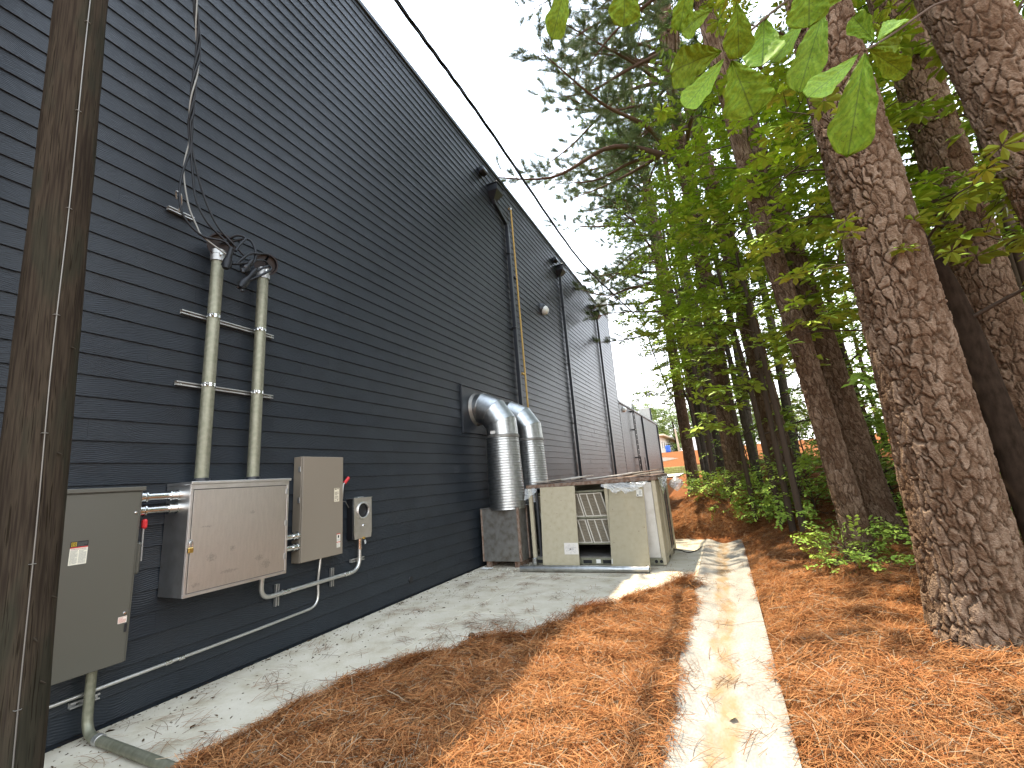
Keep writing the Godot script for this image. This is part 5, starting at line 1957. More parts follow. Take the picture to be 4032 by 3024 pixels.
# a broadleaved tree: trunk, limbs, twigs and leaves
func leafy(called: String, label: String, group: String, pts: Array, r0: float, nbr: int, reach: float, from: float, bias: Vector3, leaf: ArrayMesh, per_twig: int, scale: float, ca: Color, cb: Color, seed_: int, bark: Material, category := "tree") -> Node3D:
	var r := RandomNumberGenerator.new()
	r.seed = seed_
	var t := thing(called, label, category, pts[0], group)
	var stem := curve(pts, 6)
	var rad := []
	for k in stem.size():
		rad.append(lerpf(r0, r0 * 0.22, float(k) / (stem.size() - 1)))
	var b := MB.new()
	b.tube(stem, rad, 12, false)
	obj("trunk", b, bark, t)
	var limbs := MB.new()
	var xf := []
	var cs := []
	for i in nbr:
		var u := lerpf(from, 1.0, (i + r.randf()) / nbr)
		var fi := u * (stem.size() - 1)
		var i0 := mini(int(fi), stem.size() - 2)
		var s: Vector3 = (stem[i0] as Vector3).lerp(stem[i0 + 1], fi - i0)
		var az := i * 2.4 + r.randf_range(-0.6, 0.6)
		var d := (Vector3(cos(az), r.randf_range(0.0, 0.5), sin(az)) + bias * r.randf_range(0.2, 1.2)).normalized()
		var L := reach * r.randf_range(0.5, 1.0) * (1.15 - 0.5 * u)
		var line := curve([s, s + d * L * 0.4 + Vector3(0, 0.06 * L, 0), s + d * L * 0.75 + Vector3(r.randf_range(-0.1, 0.1), 0.02, r.randf_range(-0.1, 0.1)) * L, s + d * L + Vector3(r.randf_range(-0.15, 0.15), -0.10 * r.randf(), r.randf_range(-0.15, 0.15)) * L], 4)
		var lr := []
		for k in line.size():
			lr.append(lerpf(minf(r0 * 0.4, 0.006 + 0.008 * L), 0.003, float(k) / (line.size() - 1)))
		limbs.tube(line, lr, 5, false)
		var nt := maxi(3, int(L * 4.6))
		for k in nt:
			var u2 := lerpf(0.25, 1.0, float(k) / (nt - 1))
			var f2 := u2 * (line.size() - 1)
			var j0 := mini(int(f2), line.size() - 2)
			var p: Vector3 = (line[j0] as Vector3).lerp(line[j0 + 1], f2 - j0)
			var along: Vector3 = (line[j0 + 1] - line[j0]).normalized()
			var sd := along.cross(Vector3.UP).normalized() * (1.0 if k % 2 == 0 else -1.0)
			var td := (along * r.randf_range(0.3, 1.0) + sd * r.randf_range(0.2, 1.0) + Vector3(0, r.randf_range(-0.3, 0.4), 0)).normalized()
			var tl := r.randf_range(0.18, 0.5) * scale
			var q := p + td * tl
			limbs.tube([p, p.lerp(q, 0.5) + Vector3(0, 0.01, 0), q], [0.004, 0.003, 0.002], 4, false)
			for w in per_twig:
				var tp := p.lerp(q, lerpf(0.35, 1.0, (w + 1.0) / per_twig)) + Vector3(r.randf_range(-0.06, 0.06), r.randf_range(-0.05, 0.05), r.randf_range(-0.06, 0.06)) * scale
				var sc := r.randf_range(0.75, 1.25) * scale
				var fd := (td + Vector3(r.randf_range(-0.8, 0.8), r.randf_range(-0.4, 0.2), r.randf_range(-0.8, 0.8))).normalized()
				var bs := frame_to(fd, r) if leaf == spray else (Basis(Vector3(r.randf_range(-1, 1), 0.3, r.randf_range(-1, 1)).normalized(), r.randf_range(-0.5, 0.5)) * Basis(Vector3.UP, r.randf() * TAU))
				xf.append(Transform3D(bs.scaled(Vector3(sc, sc, sc)), tp))
				cs.append(leaf_color(ca, cb, r))
	obj("branches", limbs, M.twig, t).set_meta("kind", "stuff")
	copies("crown", leaf, M.leaf, xf, cs, t).set_meta("kind", "stuff")
	return t


func woods() -> void:
	make_foliage()
	var LA := Color(0.22, 0.33, 0.042)
	var LB := Color(0.36, 0.47, 0.06)
	# --- pines that stand in front, as in the photograph
	pine("largest pine trunk with thick plated bark in the right foreground", Vector3(6.14, 0, -4.75), Vector2(0.011, 0.0), 0.60, 21.0, 301, {"nu": 300, "fine": 6.5, "step": 0.010, "from": 8.8, "limbs": 18, "reach": 4.6, "bias": Vector3(-0.9, 0, 0.3), "cell": 0.07, "depth": 0.02})
	pine("pine trunk right of the largest pine, sunlit on its left side", Vector3(7.41, 0, -6.29), Vector2(0.004, 0.0), 0.50, 20.0, 302, {"nu": 220, "fine": 7.0, "step": 0.013, "crown": false, "cell": 0.07})
	pine("pine trunk cut by the right edge, its bark brightly sunlit near the top corner", Vector3(7.42, 0, -4.36), Vector2(-0.088, 0.0), 0.52, 20.0, 303, {"nu": 220, "fine": 8.0, "step": 0.013, "crown": false, "cell": 0.07})
	pine("slim leaning pine with its foot in the straw left of the largest pine", Vector3(5.95, 0, -7.04), Vector2(-0.055, 0.0), 0.30, 18.0, 304, {"nu": 170, "fine": 6.0, "step": 0.015, "from": 8.8, "limbs": 13, "reach": 4.8, "bias": Vector3(-1.6, 0, 0.2), "cell": 0.06})
	pine("pine close behind the slim leaning pine, with paler flaky bark", Vector3(6.45, 0, -7.9), Vector2(-0.075, 0.0), 0.36, 18.0, 305, {"nu": 150, "fine": 7.0, "step": 0.016, "from": 9.0, "limbs": 9, "reach": 4.6, "bias": Vector3(-1.5, 0, 0.0), "cell": 0.06})
	pine("pine standing between the thin sapling and the slim leaning pine", Vector3(5.75, 0, -10.97), Vector2(-0.045, 0.0), 0.46, 19.0, 306, {"nu": 140, "fine": 8.0, "step": 0.02, "from": 9.0, "limbs": 16, "reach": 5.2, "cell": 0.06, "bias": Vector3(-1.3, 0, 0.1)})
	pine("straight thick pine rising behind the low green bush", Vector3(4.82, 0, -12.39), Vector2(0.011, 0.0), 0.47, 20.0, 307, {"nu": 140, "fine": 13.0, "step": 0.022, "from": 7.8, "limbs": 34, "reach": 6.8, "cell": 0.06, "bias": Vector3(-1.5, 0, 0.25)})
	pine("second pine from the left of the far row beside the slope", Vector3(3.9, 0, -21.1), Vector2(-0.03, 0.02), 0.38, 19.0, 308, {"nu": 90, "fine": 12.0, "step": 0.03, "from": 8.0, "limbs": 26, "reach": 5.4, "bias": Vector3(-1.1, 0, 0.3)})
	pine("leftmost pine of the far row at the top of the straw slope", Vector3(3.36, 0, -19.7), Vector2(0.004, 0.06), 0.48, 20.0, 309, {"nu": 110, "fine": 16.0, "step": 0.03, "from": 6.6, "limbs": 36, "reach": 6.0, "bias": Vector3(-1.3, 0, 0.4)})
	pine("slender pine in the far row between the pale hardwood and the thick straight pine", Vector3(4.55, 0, -16.2), Vector2(-0.01, 0.02), 0.27, 17.0, 310, {"nu": 70, "fine": 10.0, "step": 0.035, "from": 10.0, "limbs": 10, "reach": 3.6, "bias": Vector3(-0.8, 0, 0.2)})
	pine("slender pine far along the slope, right of the second far pine", Vector3(4.4, 0, -22.0), Vector2(-0.02, 0.02), 0.34, 18.0, 311, {"nu": 70, "fine": 10.0, "step": 0.04, "from": 10.0, "limbs": 10, "reach": 3.6, "bias": Vector3(-0.8, 0, 0.2)})
	# --- smooth stems among them
	leafy("young_hardwood", "thin straight brown sapling right of the thick straight pine", "smooth stemmed hardwoods", [Vector3(5.26, land(5.26, -12.2) - 0.05, -12.17), Vector3(5.19, 2.85, -12.17), Vector3(5.1, 5.0, -12.2), Vector3(5.0, 7.4, -12.3)], 0.11, 12, 1.7, 0.45, Vector3(-0.2, 0, 0.2), rosette, 3, 1.25, LA, LB, 401, M.smooth_bark)
	leafy("young_hardwood", "slim grey hardwood pressed against the left of the thick straight pine", "smooth stemmed hardwoods", [Vector3(4.59, 1.2, -18.1), Vector3(4.62, 3.78, -18.3), Vector3(4.6, 6.5, -18.4), Vector3(4.5, 10.0, -18.4)], 0.13, 12, 2.2, 0.45, Vector3(-0.3, 0, 0.2), rosette, 3, 1.5, LA, LB, 402, M.smooth_bark)
	leafy("young_hardwood", "pale ringed hardwood trunk in the far row, third from the left", "smooth stemmed hardwoods", [Vector3(4.23, 1.2, -19.05), Vector3(4.19, 4.42, -18.3), Vector3(4.1, 8.0, -18.0), Vector3(4.0, 11.5, -17.8)], 0.155, 13, 2.4, 0.4, Vector3(-0.4, 0, 0.2), rosette, 3, 1.6, LA, LB, 403, M.smooth_bark)
	leafy("young_hardwood", "thin crooked pale stem crossing in front of the leftmost far pine", "smooth stemmed hardwoods", [Vector3(3.88, 1.25, -17.7), Vector3(3.84, 2.79, -17.4), Vector3(3.79, 3.86, -17.1), Vector3(3.66, 4.6, -16.9), Vector3(3.62, 7.0, -16.8)], 0.075, 11, 1.9, 0.5, Vector3(-0.4, 0, 0.2), rosette, 3, 1.3, LA, LB, 404, M.smooth_bark)
	leafy("dark_hardwood", "dark smooth trunk leaning close behind the largest pine", "", [Vector3(6.75, 0.1, -5.05), Vector3(6.72, 1.5, -5.08), Vector3(6.66, 2.9, -5.1), Vector3(6.45, 4.2, -5.15), Vector3(6.3, 6.5, -5.2), Vector3(6.2, 9.0, -5.2)], 0.125, 16, 2.0, 0.36, Vector3(-0.3, 0, 0.1), rosette, 3, 1.0, LA, LB, 405, M.dark_bark)

	# --- understorey: oaks and other saplings whose leaves fill the middle of the picture
	var under := [
		[Vector3(5.5, 0, -9.6), 6.6, 15, 1.7, 0.32, 411, "leafy oak sapling spreading between the sapling stem and the slim pine"],
		[Vector3(6.5, 0, -9.2), 8.0, 17, 1.9, 0.28, 412, "tall leafy oak sapling behind the slim leaning pine"],
		[Vector3(6.95, 0, -7.4), 6.4, 16, 1.6, 0.42, 413, "leafy oak sapling left of the largest pine at head height"],
		[Vector3(5.0, 0, -11.0), 5.4, 14, 1.6, 0.32, 415, "broad leafy sapling before the thick straight pine"],
		[Vector3(4.3, 0, -14.0), 8.6, 16, 2.0, 0.40, 416, "leafy young tree reaching towards the wall left of the thick pine"],
		[Vector3(6.9, 0, -11.2), 10.5, 18, 2.4, 0.28, 417, "tall leafy tree in the middle behind the row of pines"],
		[Vector3(8.6, 0, -8.2), 8.5, 18, 2.2, 0.2, 419, "leafy tree filling the gap right of the largest pine"],
		[Vector3(8.4, 0, -5.6), 7.5, 16, 2.0, 0.3, 420, "leafy tree near the right edge behind the sunlit pine"],
		[Vector3(4.2, 0, -16.4), 6.8, 14, 1.9, 0.38, 421, "vine-hung young tree among the far row of trunks"],
		[Vector3(3.7, 0, -22.5), 9.0, 14, 2.3, 0.35, 422, "leafy young tree leaning over the far straw slope"],
		[Vector3(7.9, 0, -6.6), 8.2, 17, 1.9, 0.35, 425, "leafy oak sapling behind the pine right of the largest one"],
		[Vector3(6.6, 0, -6.1), 6.4, 13, 1.4, 0.55, 426, "thin leafy sapling between the slim pine and the largest pine"],
		[Vector3(5.6, 0, -9.0), 6.4, 13, 1.5, 0.5, 427, "thin leafy sapling with its crown over the straw bank"],
		[Vector3(6.15, 0, -7.9), 7.4, 17, 2.0, 0.5, 428, "slender oak sapling beside the slim pine, its leaves over the path"],
		[Vector3(5.4, 0, -10.2), 7.4, 18, 1.9, 0.25, 430, "bushy oak sapling before the middle pine"],
		[Vector3(7.3, 0, -7.4), 6.4, 17, 1.7, 0.35, 433, "oak sapling in the gap left of the sunlit right pine"],
		[Vector3(6.0, 0, -12.6), 11.0, 20, 2.4, 0.30, 434, "tall oak sapling rising behind the middle pine"],
]
	for u in under:
		var p: Vector3 = u[0]
		p.y = land(p.x, p.z) - 0.05
		var h: float = u[1]
		var r := RandomNumberGenerator.new()
		r.seed = u[5]
		var w := Vector3(r.randf_range(-0.3, 0.1), 0, r.randf_range(-0.2, 0.4))
		leafy("oak_sapling", u[6], "leafy saplings under the pines", [p, p + Vector3(0, h * 0.35, 0) + w * 0.3, p + Vector3(0, h * 0.7, 0) + w, p + Vector3(0, h, 0) + w * 1.6], 0.035 + 0.004 * h, u[2], u[3], u[4], Vector3(-0.35, 0, 0.35), rosette, 3, 1.4 if h < 8.5 else 1.55, LA, LB, u[5], M.twig)

	# --- taller hardwoods whose crowns mingle with the pines above the alley
	var tall := [
		[Vector3(4.5, 0, -15.3), 13.5, 20, 2.8, 451, "tall light green hardwood crown over the far end of the alley"],
		[Vector3(5.5, 0, -16.6), 15.0, 20, 3.0, 452, "tall hardwood behind the far row of trunks"],
		[Vector3(3.9, 0, -18.6), 12.5, 18, 2.8, 453, "hardwood crown hanging over the corner of the tall wall"],
		[Vector3(6.4, 0, -14.6), 15.5, 20, 3.0, 454, "tall hardwood in the middle of the wood"],
		[Vector3(4.4, 0, -23.0), 14.0, 18, 3.0, 455, "hardwood crown farthest along the straw slope"],
		[Vector3(6.6, 0, -10.4), 12.5, 20, 2.6, 456, "tall hardwood between the middle pine and the paler pine"]]
	for u in tall:
		var p: Vector3 = u[0]
		p.y = land(p.x, p.z) - 0.05
		var h: float = u[1]
		leafy("tall_hardwood", u[5], "tall hardwoods among the pines", [p, p + Vector3(0.1, h * 0.35, 0.1), p + Vector3(-0.2, h * 0.7, 0.2), p + Vector3(-0.4, h, 0.3)], 0.14, u[2], u[3], 0.38, Vector3(-0.35, 0.1, 0.1), spray, 1, 1.35, Color(0.17, 0.27, 0.04), Color(0.32, 0.43, 0.07), u[4], M.smooth_bark)

	# --- the wood behind: denser trees, shrubs
	var r2 := RandomNumberGenerator.new()
	r2.seed = 500
	var k := 0
	for gx in 3:
		for gz in 7:
			var p := Vector3(9.6 + gx * 3.0 + r2.randf_range(-1, 1), 0, -3.5 - gz * 4.6 + r2.randf_range(-1.3, 1.3) - gx * 0.8)
			if (gx == 2 and gz % 2 == 0) or (gx == 0 and gz == 0):
				continue
			p.y = land(p.x, p.z) - 0.05
			var h := r2.randf_range(9.0, 14.0)
			k += 1
			leafy("woodland_tree", "green broadleaved tree deep in the wood behind the pines", "trees deep in the wood", [p, p + Vector3(r2.randf_range(-0.3, 0.3), h * 0.5, r2.randf_range(-0.3, 0.3)), p + Vector3(r2.randf_range(-0.6, 0.6), h, r2.randf_range(-0.6, 0.6))], 0.13, 22, 3.0, 0.08, Vector3(-0.2, 0.1, 0.1), spray, 1, 1.4, Color(0.18, 0.29, 0.04), Color(0.34, 0.46, 0.065), 510 + k, M.dark_bark)
	for i in 9:
		var p := Vector3(8.3 + i * 1.15 + r2.randf_range(-0.4, 0.4), 0, -10.0 - (i % 4) * 3.2 + r2.randf_range(-1.0, 1.0))
		pine("plain pine trunk standing deep in the wood", p, Vector2(r2.randf_range(-0.03, 0.02), 0.0), r2.randf_range(0.26, 0.42), 18.0, 600 + i, {"nu": 56, "fine": 9.0, "step": 0.05, "crown": false, "group": "pines deep in the wood"})
	var shrubs := [
		[Vector3(4.55, 0, -11.6), 0.75, "low bright green bush on the straw bank before the thick pine"],
		[Vector3(5.2, 0, -11.0), 0.7, "small bush beside the thin brown sapling"],
		[Vector3(4.2, 0, -12.6), 0.55, "small bush at the top of the straw slope"],
		[Vector3(6.9, 0, -9.1), 0.9, "leafy bush behind the slim leaning pine"],
		[Vector3(6.9, 0, -9.9), 1.7, "tall bush between the middle pines"],
		[Vector3(7.6, 0, -8.6), 1.4, "bush left of the largest pine in the shade"],
		[Vector3(5.9, 0, -9.8), 0.9, "low bush at the foot of the middle pine"],
		[Vector3(7.9, 0, -6.9), 1.2, "bush right of the largest pine near the ground"],
		[Vector3(5.75, 0, -6.75), 0.35, "small green seedling left of the slim leaning pine foot"],
		[Vector3(6.5, 0, -7.0), 0.4, "small seedling right of the slim leaning pine foot"],
		[Vector3(8.0, 0, -10.5), 2.0, "tall bush in the middle of the wood edge"],
		[Vector3(6.3, 0, -12.5), 1.5, "bush behind the middle pine"],
		[Vector3(9.0, 0, -8.2), 1.6, "bush at the right edge of the wood"],
		[Vector3(5.2, 0, -15.0), 1.2, "bush beyond the thick straight pine"],
		[Vector3(9.4, 0, -10.4), 2.2, "tall bush deep in the shade at the right"]]
	for i in shrubs.size():
		var s: Array = shrubs[i]
		var p: Vector3 = s[0]
		p.y = land(p.x, p.z) - 0.03
		var h: float = s[1]
		leafy("green_shrub", s[2], "shrubs under the trees", [p, p + Vector3(0.03, h * 0.5, 0.02), p + Vector3(-0.05, h, 0.05)], 0.012 + 0.01 * h, 10 + int(h * 9.0), 0.18 + 0.6 * h, 0.08, Vector3(0, 0.15, 0.1), spray, 2, clampf(0.36 + 0.45 * h, 0.4, 0.85), Color(0.18, 0.29, 0.04), Color(0.34, 0.46, 0.065), 700 + i, M.twig, "bush")

	# --- bright trees far beyond the annex
	for i in 9:
		var p := Vector3(-14.0 + i * 3.9 + r2.randf_range(-1, 1), 3.9, -86.0 - (i % 3) * 9.0)
		var h := r2.randf_range(7.0, 10.5)
		leafy("distant_tree", "sunlit yellow-green tree far beyond the cream building", "distant trees", [p, p + Vector3(0.2, h * 0.5, 0), p + Vector3(-0.2, h, 0.2)], 0.25, 26, 4.6, 0.12, Vector3(0, 0.1, 0), spray, 2, 3.2, Color(0.10, 0.16, 0.03), Color(0.20, 0.26, 0.06), 800 + i, M.dark_bark)
	chain_fence()


func chain_fence() -> void:
	var t := thing("chain_link_fence", "rusty chain-link fence far right behind the pines", "fence", Vector3(9.2, 0.3, -6.0))
	var p0 := Vector3(8.3, 0.22, -7.4)
	var p1 := Vector3(9.6, 0.25, -4.2)
	var dir := (p1 - p0).normalized()
	var L := (p1 - p0).length()
	for k in 3:
		var b := MB.new()
		var p := p0.lerp(p1, k / 2.0)
		b.tube([p - Vector3(0, 0.2, 0), p + Vector3(0, 1.35, 0)], 0.025, 8)
		obj("post", b, M.strut, t)
	var b2 := MB.new()
	b2.tube([p0 + Vector3(0, 1.3, 0), p1 + Vector3(0, 1.3, 0)], 0.018, 8)
	obj("top_rail", b2, M.strut, t)
	b2 = MB.new()
	var s := -1.3
	while s < L:
		for g in [1.0, -1.0]:
			var a0 := clampf(s, 0.0, L)
			var a1 := clampf(s + 1.25, 0.0, L)
			if a1 - a0 > 0.01:
				var y0 := (a0 - s) if g > 0 else 1.25 - (a0 - s)
				var y1 := (a1 - s) if g > 0 else 1.25 - (a1 - s)
				b2.tube([p0 + dir * a0 + Vector3(0, y0, 0), p0 + dir * a1 + Vector3(0, y1, 0)], 0.0022, 4, false)
		s += 0.07
	var m := obj("wire_mesh", b2, M.strut, t)
	m.set_meta("kind", "stuff")


# ---------------------------------------------------------------- pine straw
func needle_clump(n: int, spread: float, seed_: int, flat := 0.35) -> ArrayMesh:
	var r := RandomNumberGenerator.new()
	r.seed = seed_
	var b := MB.new()
	b.colored = true
	for i in n:
		var a := r.randf() * TAU
		var c := Vector3(r.randf_range(-1, 1), 0, r.randf_range(-1, 1)) * spread
		var d := Vector3(cos(a), r.randf_range(-flat, flat), sin(a)).normalized()
		var L := r.randf_range(0.14, 0.27)
		var side := d.cross(Vector3.UP).normalized()
		var bow := side * r.randf_range(-0.022, 0.022) + Vector3(0, r.randf_range(-0.012, 0.02), 0)
		var w := r.randf_range(0.0009, 0.0017)
		var lift := r.randf_range(0.0, 0.03)
		var tw := (side * 0.8 + Vector3(0, r.randf_range(-0.6, 0.6), 0)).normalized() * w
		var k := r.randf()
		b.tint = Color(0.25, 0.095, 0.034).lerp(Color(0.45, 0.23, 0.098), k * k) if r.randf() < 0.78 else (Color(0.10, 0.034, 0.013) if r.randf() < 0.6 else Color(0.30, 0.23, 0.15))
		var prev := Vector3.ZERO
		for s in 4:
			var u := s / 3.0 - 0.5
			var p := c + d * L * u + bow * (1.0 - 4.0 * u * u) + Vector3(0, lift, 0)
			if s > 0:
				b.poly([prev - tw, prev + tw, p + tw, p - tw], d.cross(tw).normalized() * (1.0 if d.cross(tw).y > 0 else -1.0))
			prev = p
	return b.mesh()


func straw_normal(x: float, z: float) -> Vector3:
	var e := 0.06
	return Vector3(straw_top(x - e, z) - straw_top(x + e, z), 2.0 * e, straw_top(x, z - e) - straw_top(x, z + e)).normalized()


func straw() -> void:
	var meshes := [needle_clump(130, 0.15, 901), needle_clump(130, 0.15, 902), needle_clump(130, 0.16, 903)]
	var xf := [[], [], []]
	var cs := [[], [], []]
	var r := RandomNumberGenerator.new()
	r.seed = 910
	var zones := [[1.2, 4.3, -7.2, 0.3, 200.0], [4.3, 9.5, -9.0, 0.2, 150.0], [3.0, 8.5, -14.0, -9.0, 80.0], [1.8, 7.5, -24.0, -14.0, 28.0], [9.5, 14.0, -14.0, -1.0, 14.0]]
	for zn in zones:
		var count := int((zn[1] - zn[0]) * (zn[3] - zn[2]) * zn[4])
		for i in count:
			var x := r.randf_range(zn[0], zn[1])
			var z := r.randf_range(zn[2], zn[3])
			if straw_at(x, z) < 0.5 + r.randf_range(-0.35, 0.2):
				continue
			var y := straw_top(x, z) + r.randf_range(-0.012, 0.02)
			var nn := straw_normal(x, z)
			var xa := nn.cross(Vector3(0, 0, 1)).normalized()
			var bs := Basis(xa, nn, xa.cross(nn)) * Basis(Vector3.UP, r.randf() * TAU)
			var sc := r.randf_range(0.85, 1.2) * (1.0 if z > -10.0 else 1.35)
			var m := i % 3
			xf[m].append(Transform3D(bs.scaled(Vector3(sc, sc, sc)), Vector3(x, y, z)))
			var tone := 0.92 + 0.12 * edge_noise.get_noise_2d(x * 0.8 + 31.0, z * 0.8) + r.randf_range(-0.1, 0.1)
			cs[m].append(Color(tone, tone, tone))
	var t := Node3D.new()
	t.name = "pine_straw"
	add_child(t)
	t.set_meta("kind", "stuff")
	tag(t, "orange-brown pine straw covering the beds on both sides of the swale", "pine straw")
	for m in 3:
		copies("needles", meshes[m], M.needle_straw, xf[m], cs[m], t)

	# loose needles and litter on the bare concrete
	var thin := needle_clump(5, 0.05, 930, 0.03)
	var loose := []
	var lc := []
	for i in 7000:
		var x := r.randf_range(0.05, 4.7)
		var z := r.randf_range(-10.9, -0.6)
		var s := straw_at(x, z)
		if s > 0.6:
			continue
		var near := straw_at(x + 0.25, z + 0.25) + straw_at(x - 0.2, z + 0.3) + straw_at(x + 0.3, z - 0.1)
		var patch := maxf(0.0, edge_noise.get_noise_2d(x * 1.3 + 200.0, z * 1.3)) * 0.9
		var heap := exp(-((x - 1.95) ** 2 * 9.0 + (z + 4.75) ** 2 * 16.0))
		var chance := 0.065 + 0.30 * near * 0.5 + 0.22 * patch * (1.0 if x > 1.0 else 0.35) + heap
		if x > 3.95:
			chance = 0.13
		if r.randf() > chance:
			continue
		var y := 0.004
		if x > 3.958 and x < 4.67:
			y = 0.014 - 0.055 * pow(sin(PI * clampf(((x - 3.958) / 0.712 - 0.06) / 0.88, 0.0, 1.0)), 1.5)
		var sc := r.randf_range(0.8, 1.25)
		loose.append(Transform3D(Basis(Vector3.UP, r.randf() * TAU).scaled(Vector3(sc, 0.5, sc)), Vector3(x, y, z)))
		var tone := r.randf_range(0.25, 0.75)
		lc.append(Color(tone, tone, tone))
	var lo := copies("loose_needles", thin, M.needle_straw, loose, lc)
	lo.set_meta("kind", "stuff")
	tag(lo, "loose brown pine needles strewn over the walk, pad and swale", "pine needles")

	var b := MB.new()
	add_leaf(b, Vector3(-0.5, 0, 0), Vector3.RIGHT, Vector3.UP, 1.0, 0.5, 0.2)
	var bits := []
	var bc := []
	for i in 2200:
		var x := 0.04 + 3.9 * pow(r.randf(), 2.2)
		var z := r.randf_range(-10.5, -1.0)
		if straw_at(x, z) > 0.3 or (x > 0.9 and r.randf() < 0.6):
			continue
		if x > 3.958:
			continue
		var sz := r.randf_range(0.007, 0.03) if r.randf() < 0.95 else r.randf_range(0.04, 0.07)
		bits.append(Transform3D(Basis(Vector3.UP, r.randf() * TAU)* Basis.from_scale(Vector3(sz, sz, sz * r.randf_range(0.3, 1.1))), Vector3(x, 0.004, z)))
		bc.append(Color(0.05, 0.034, 0.020) * r.randf_range(0.6, 2.6))
	var bo := copies("leaf_litter", b.mesh(), M.needle_straw, bits, bc)
	bo.set_meta("kind", "stuff")
	tag(bo, "dark crumbs of leaf litter scattered on the concrete by the wall", "litter")
	# yellow fallen leaves on the right bed
	var fl := [[5.75, -4.3, 0.05], [5.35, -3.7, 0.06], [5.0, -5.3, 0.05], [5.25, -4.9, 0.04], [4.35, -3.55, 0.06]]
	var fw := ["near the foot of the largest pine", "in the middle of the right bed", "near the swale edge", "between the swale and the largest pine", "lying in the swale"]
	for i in fl.size():
		b = MB.new()
		var p := Vector3(fl[i][0], straw_top(fl[i][0], fl[i][1]) + 0.035, fl[i][1]) if fl[i][0] > 4.6 else Vector3(fl[i][0], -0.02, fl[i][1])
		add_leaf(b, p, Vector3(cos(i * 2.0), 0.1, sin(i * 2.0)).normalized(), Vector3.UP, fl[i][2] * 1.4, fl[i][2], 0.25)
		var lm := mat("fallen_leaf", lin(0.50, 0.38, 0.14), 0.7)
		lm.cull_mode = BaseMaterial3D.CULL_DISABLED
		var o := obj("fallen_leaf", b, lm)
		tag(o, "single pale yellow fallen leaf %s" % fw[i], "leaf", "fallen leaves on the beds")


# ---------------------------------------------------------------- oak branch close to the camera
func oak_leaf(length: float, width: float, curl: float, seed_: int) -> ArrayMesh:
	# leaf along +y from the origin, face +z, obovate with a wavy lobed edge
	var b := MB.new()
	var rows := 26
	var cols := 13
	var w := fnl(seed_, 1.0, 2)
	b.grid(rows, cols, func(i: int, j: int):
		var t := i / (rows - 1.0)
		var s := j / (cols - 1.0) * 2.0 - 1.0
		var prof := 1.16 * pow(t, 0.85) * sqrt(maxf(0.0, 1.0 - pow(t, 5.0)))
		var lobe := 1.0 + 0.11 * sin(t * 15.0 + s * 1.2 + seed_) * ss(0.4, 0.65, t) + 0.05 * w.get_noise_2d(t * 6.0, s)
		var x := s * width * 0.5 * prof * lobe
		var z := 0.10 * width * absf(s) * prof - curl * t * t * length + 0.05 * width * w.get_noise_2d(t * 3.0 + 9.0, s * 1.5)
		z += 0.018 * width * cos(t * 40.0 - absf(s) * 9.0) * absf(s)
		return Vector3(x, t * length, z), false, func(i: int, j: int): return Vector2(j / (cols - 1.0), i / (rows - 1.0)))
	return b.mesh()


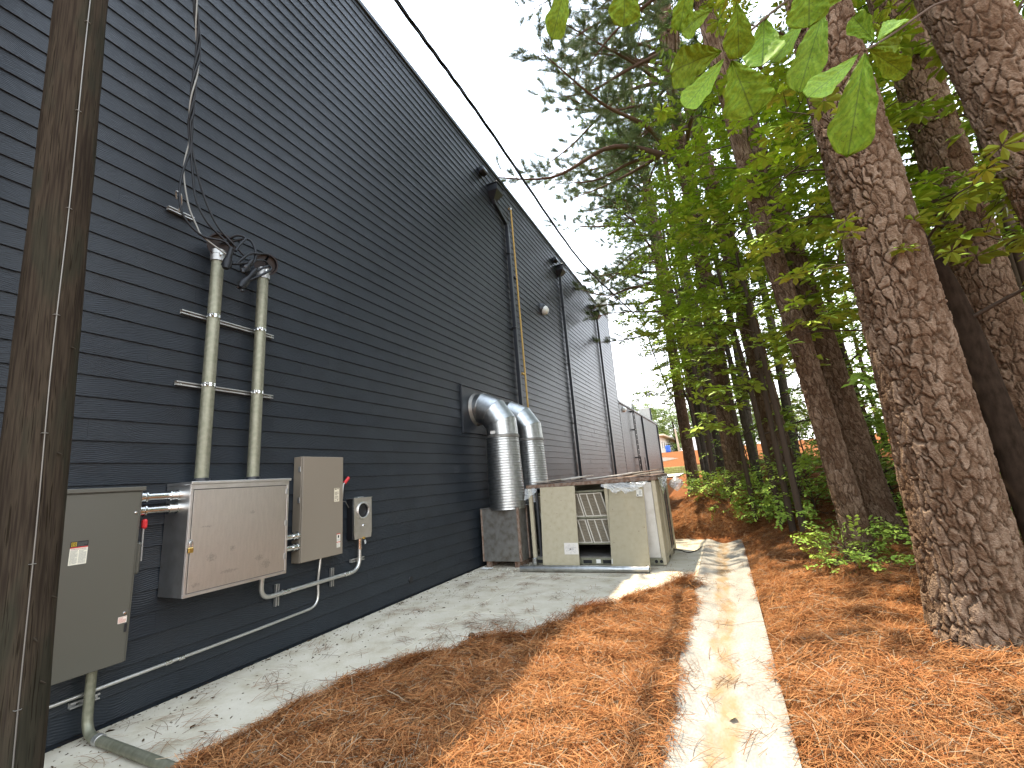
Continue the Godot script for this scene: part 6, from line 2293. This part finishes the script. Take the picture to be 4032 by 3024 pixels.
func oak_branch() -> void:
	# leaf blade picture: midrib and side veins, blotches and gnawed spots
	var im := Image.create(256, 512, true, Image.FORMAT_RGB8)
	var n1 := fnl(1001, 0.02, 4)
	for y in 512:
		for x in 256:
			var u := x / 255.0 * 2.0 - 1.0
			var v := y / 511.0
			var rib := exp(-pow(u / 0.032, 2.0))
			var q := v * 9.0 + absf(u) * -2.6 + 0.25 * n1.get_noise_2d(x, y)
			var vein := exp(-pow((fposmod(q, 1.0) - 0.5) / 0.07, 2.0)) * 0.6 * (1.0 - absf(u) * 0.5)
			var c := Color(0.085, 0.165, 0.010).lerp(Color(0.16, 0.25, 0.018), 0.5 + 0.7 * n1.get_noise_2d(x * 1.5, y * 1.5))
			c = c.lerp(Color(0.05, 0.075, 0.015), clampf(rib + vein, 0.0, 1.0) * 0.8)
			if n1.get_noise_2d(x * 2.5 + 700.0, y * 2.5) > 0.52:
				c = c.lerp(Color(0.05, 0.035, 0.015), 0.8)
			im.set_pixel(x, y, c.linear_to_srgb())
	im.generate_mipmaps()
	var lm := mat("oak_leaf", Color(1, 1, 1), 0.7)
	lm.albedo_texture = tex(im)
	lm.cull_mode = BaseMaterial3D.CULL_DISABLED
	lm.backlight = Color(0.95, 1.0, 0.4)
	lm.metallic_specular = 0.25
	var t := thing("oak_branch", "oak twig with large translucent leaves hanging close to the camera at the top", "branch", Vector3(4.9, 2.25, -0.72))
	var rows := [
		[4.6319, 2.0965, -0.5340, 4.5597, 2.0695, -0.4963, 0.0531], [4.6332, 2.0878, -0.5366, 4.5708, 2.0042, -0.5058, 0.0315],
		[4.6406, 2.0843, -0.5409, 4.6549, 2.0158, -0.5640, 0.0653], [4.6525, 2.1239, -0.5030, 4.6477, 2.0738, -0.5242, 0.0389],
		[4.6935, 2.1649, -0.5793, 4.6795, 2.0772, -0.5828, 0.0536], [4.7430, 2.1589, -0.6033, 4.6941, 2.0993, -0.5842, 0.0256],
		[4.7671, 2.1690, -0.6119, 4.7232, 2.0648, -0.5945, 0.0471], [4.7411, 2.1685, -0.5439, 4.7285, 2.1042, -0.5537, 0.0517],
		[4.7977, 2.0902, -0.6223, 4.7596, 1.9725, -0.6221, 0.0576], [4.7904, 2.0885, -0.6194, 4.7099, 2.0140, -0.5782, 0.0361],
		[4.8022, 2.0946, -0.6233, 4.8486, 2.0773, -0.6712, 0.0314], [4.8210, 2.1209, -0.6481, 4.8098, 2.1735, -0.6528, 0.0313],
		[4.8239, 2.1218, -0.6492, 4.8696, 2.1735, -0.6800, 0.0288], [4.8126, 2.1061, -0.6366, 4.8547, 2.1144, -0.6650, 0.0219],
		[4.4763, 2.1439, -0.3953, 4.4577, 2.0864, -0.4007, 0.0307], [4.5396, 2.1465, -0.4235, 4.5290, 2.1003, -0.4411, 0.0417],
		[4.6317, 2.1615, -0.5294, 4.5845, 2.1309, -0.5153, 0.0285], [4.6080, 2.1739, -0.4931, 4.5885, 2.1301, -0.5060, 0.0300],
		[4.8069, 2.1732, -0.6065, 4.7441, 2.1481, -0.5726, 0.0294]]
	var r := RandomNumberGenerator.new()
	r.seed = 1010
	for i in rows.size():
		var q: Array = rows[i]
		var a := Vector3(q[0], q[1], q[2])
		var c := Vector3(q[3], q[4], q[5])
		var y := (c - a).normalized()
		var out := (Vector3(4.55, 1.59, 0.0) - (a + c) / 2).normalized() + Vector3(r.randf_range(-0.22, 0.22), r.randf_range(-0.2, 0.2), r.randf_range(-0.2, 0.2))
		var z := (out - y * out.dot(y)).normalized()
		var bs := Basis(y.cross(z).normalized(), y, z)
		var o := obj("leaf", oak_leaf((c - a).length(), q[6] * 1.08, r.randf_range(-0.25, 0.3), i), lm, t)
		o.transform = Transform3D(bs, a - t.position)
	var stems := [
		[Vector3(4.6367, 2.0932, -0.5369), Vector3(4.6842, 2.1466, -0.5682), Vector3(4.7318, 2.2039, -0.6098), Vector3(4.8001, 2.2692, -0.659), Vector3(5.0, 2.42, -0.75)],
		[Vector3(4.798, 2.092, -0.622), Vector3(4.8374, 2.1256, -0.6544), Vector3(4.9171, 2.1983, -0.7182), Vector3(4.9987, 2.2721, -0.7826), Vector3(5.0, 2.42, -0.75)],
		[Vector3(4.743, 2.1589, -0.6033), Vector3(4.7671, 2.169, -0.6119), Vector3(4.8001, 2.2692, -0.659)],
		[Vector3(4.4763, 2.1439, -0.3953), Vector3(4.54, 2.16, -0.43), Vector3(4.65, 2.25, -0.52), Vector3(4.8001, 2.2692, -0.659)],
		[Vector3(5.0, 2.42, -0.75), Vector3(5.3, 3.0, -0.7), Vector3(5.8, 4.2, -0.4), Vector3(6.4, 5.4, 0.2)]]
	for s in stems:
		var b := MB.new()
		b.tube(curve(s, 8), 0.0016 if s.size() < 5 or s[0].y < 2.3 else 0.008, 7)
		obj("twig", b, M.twig, t)
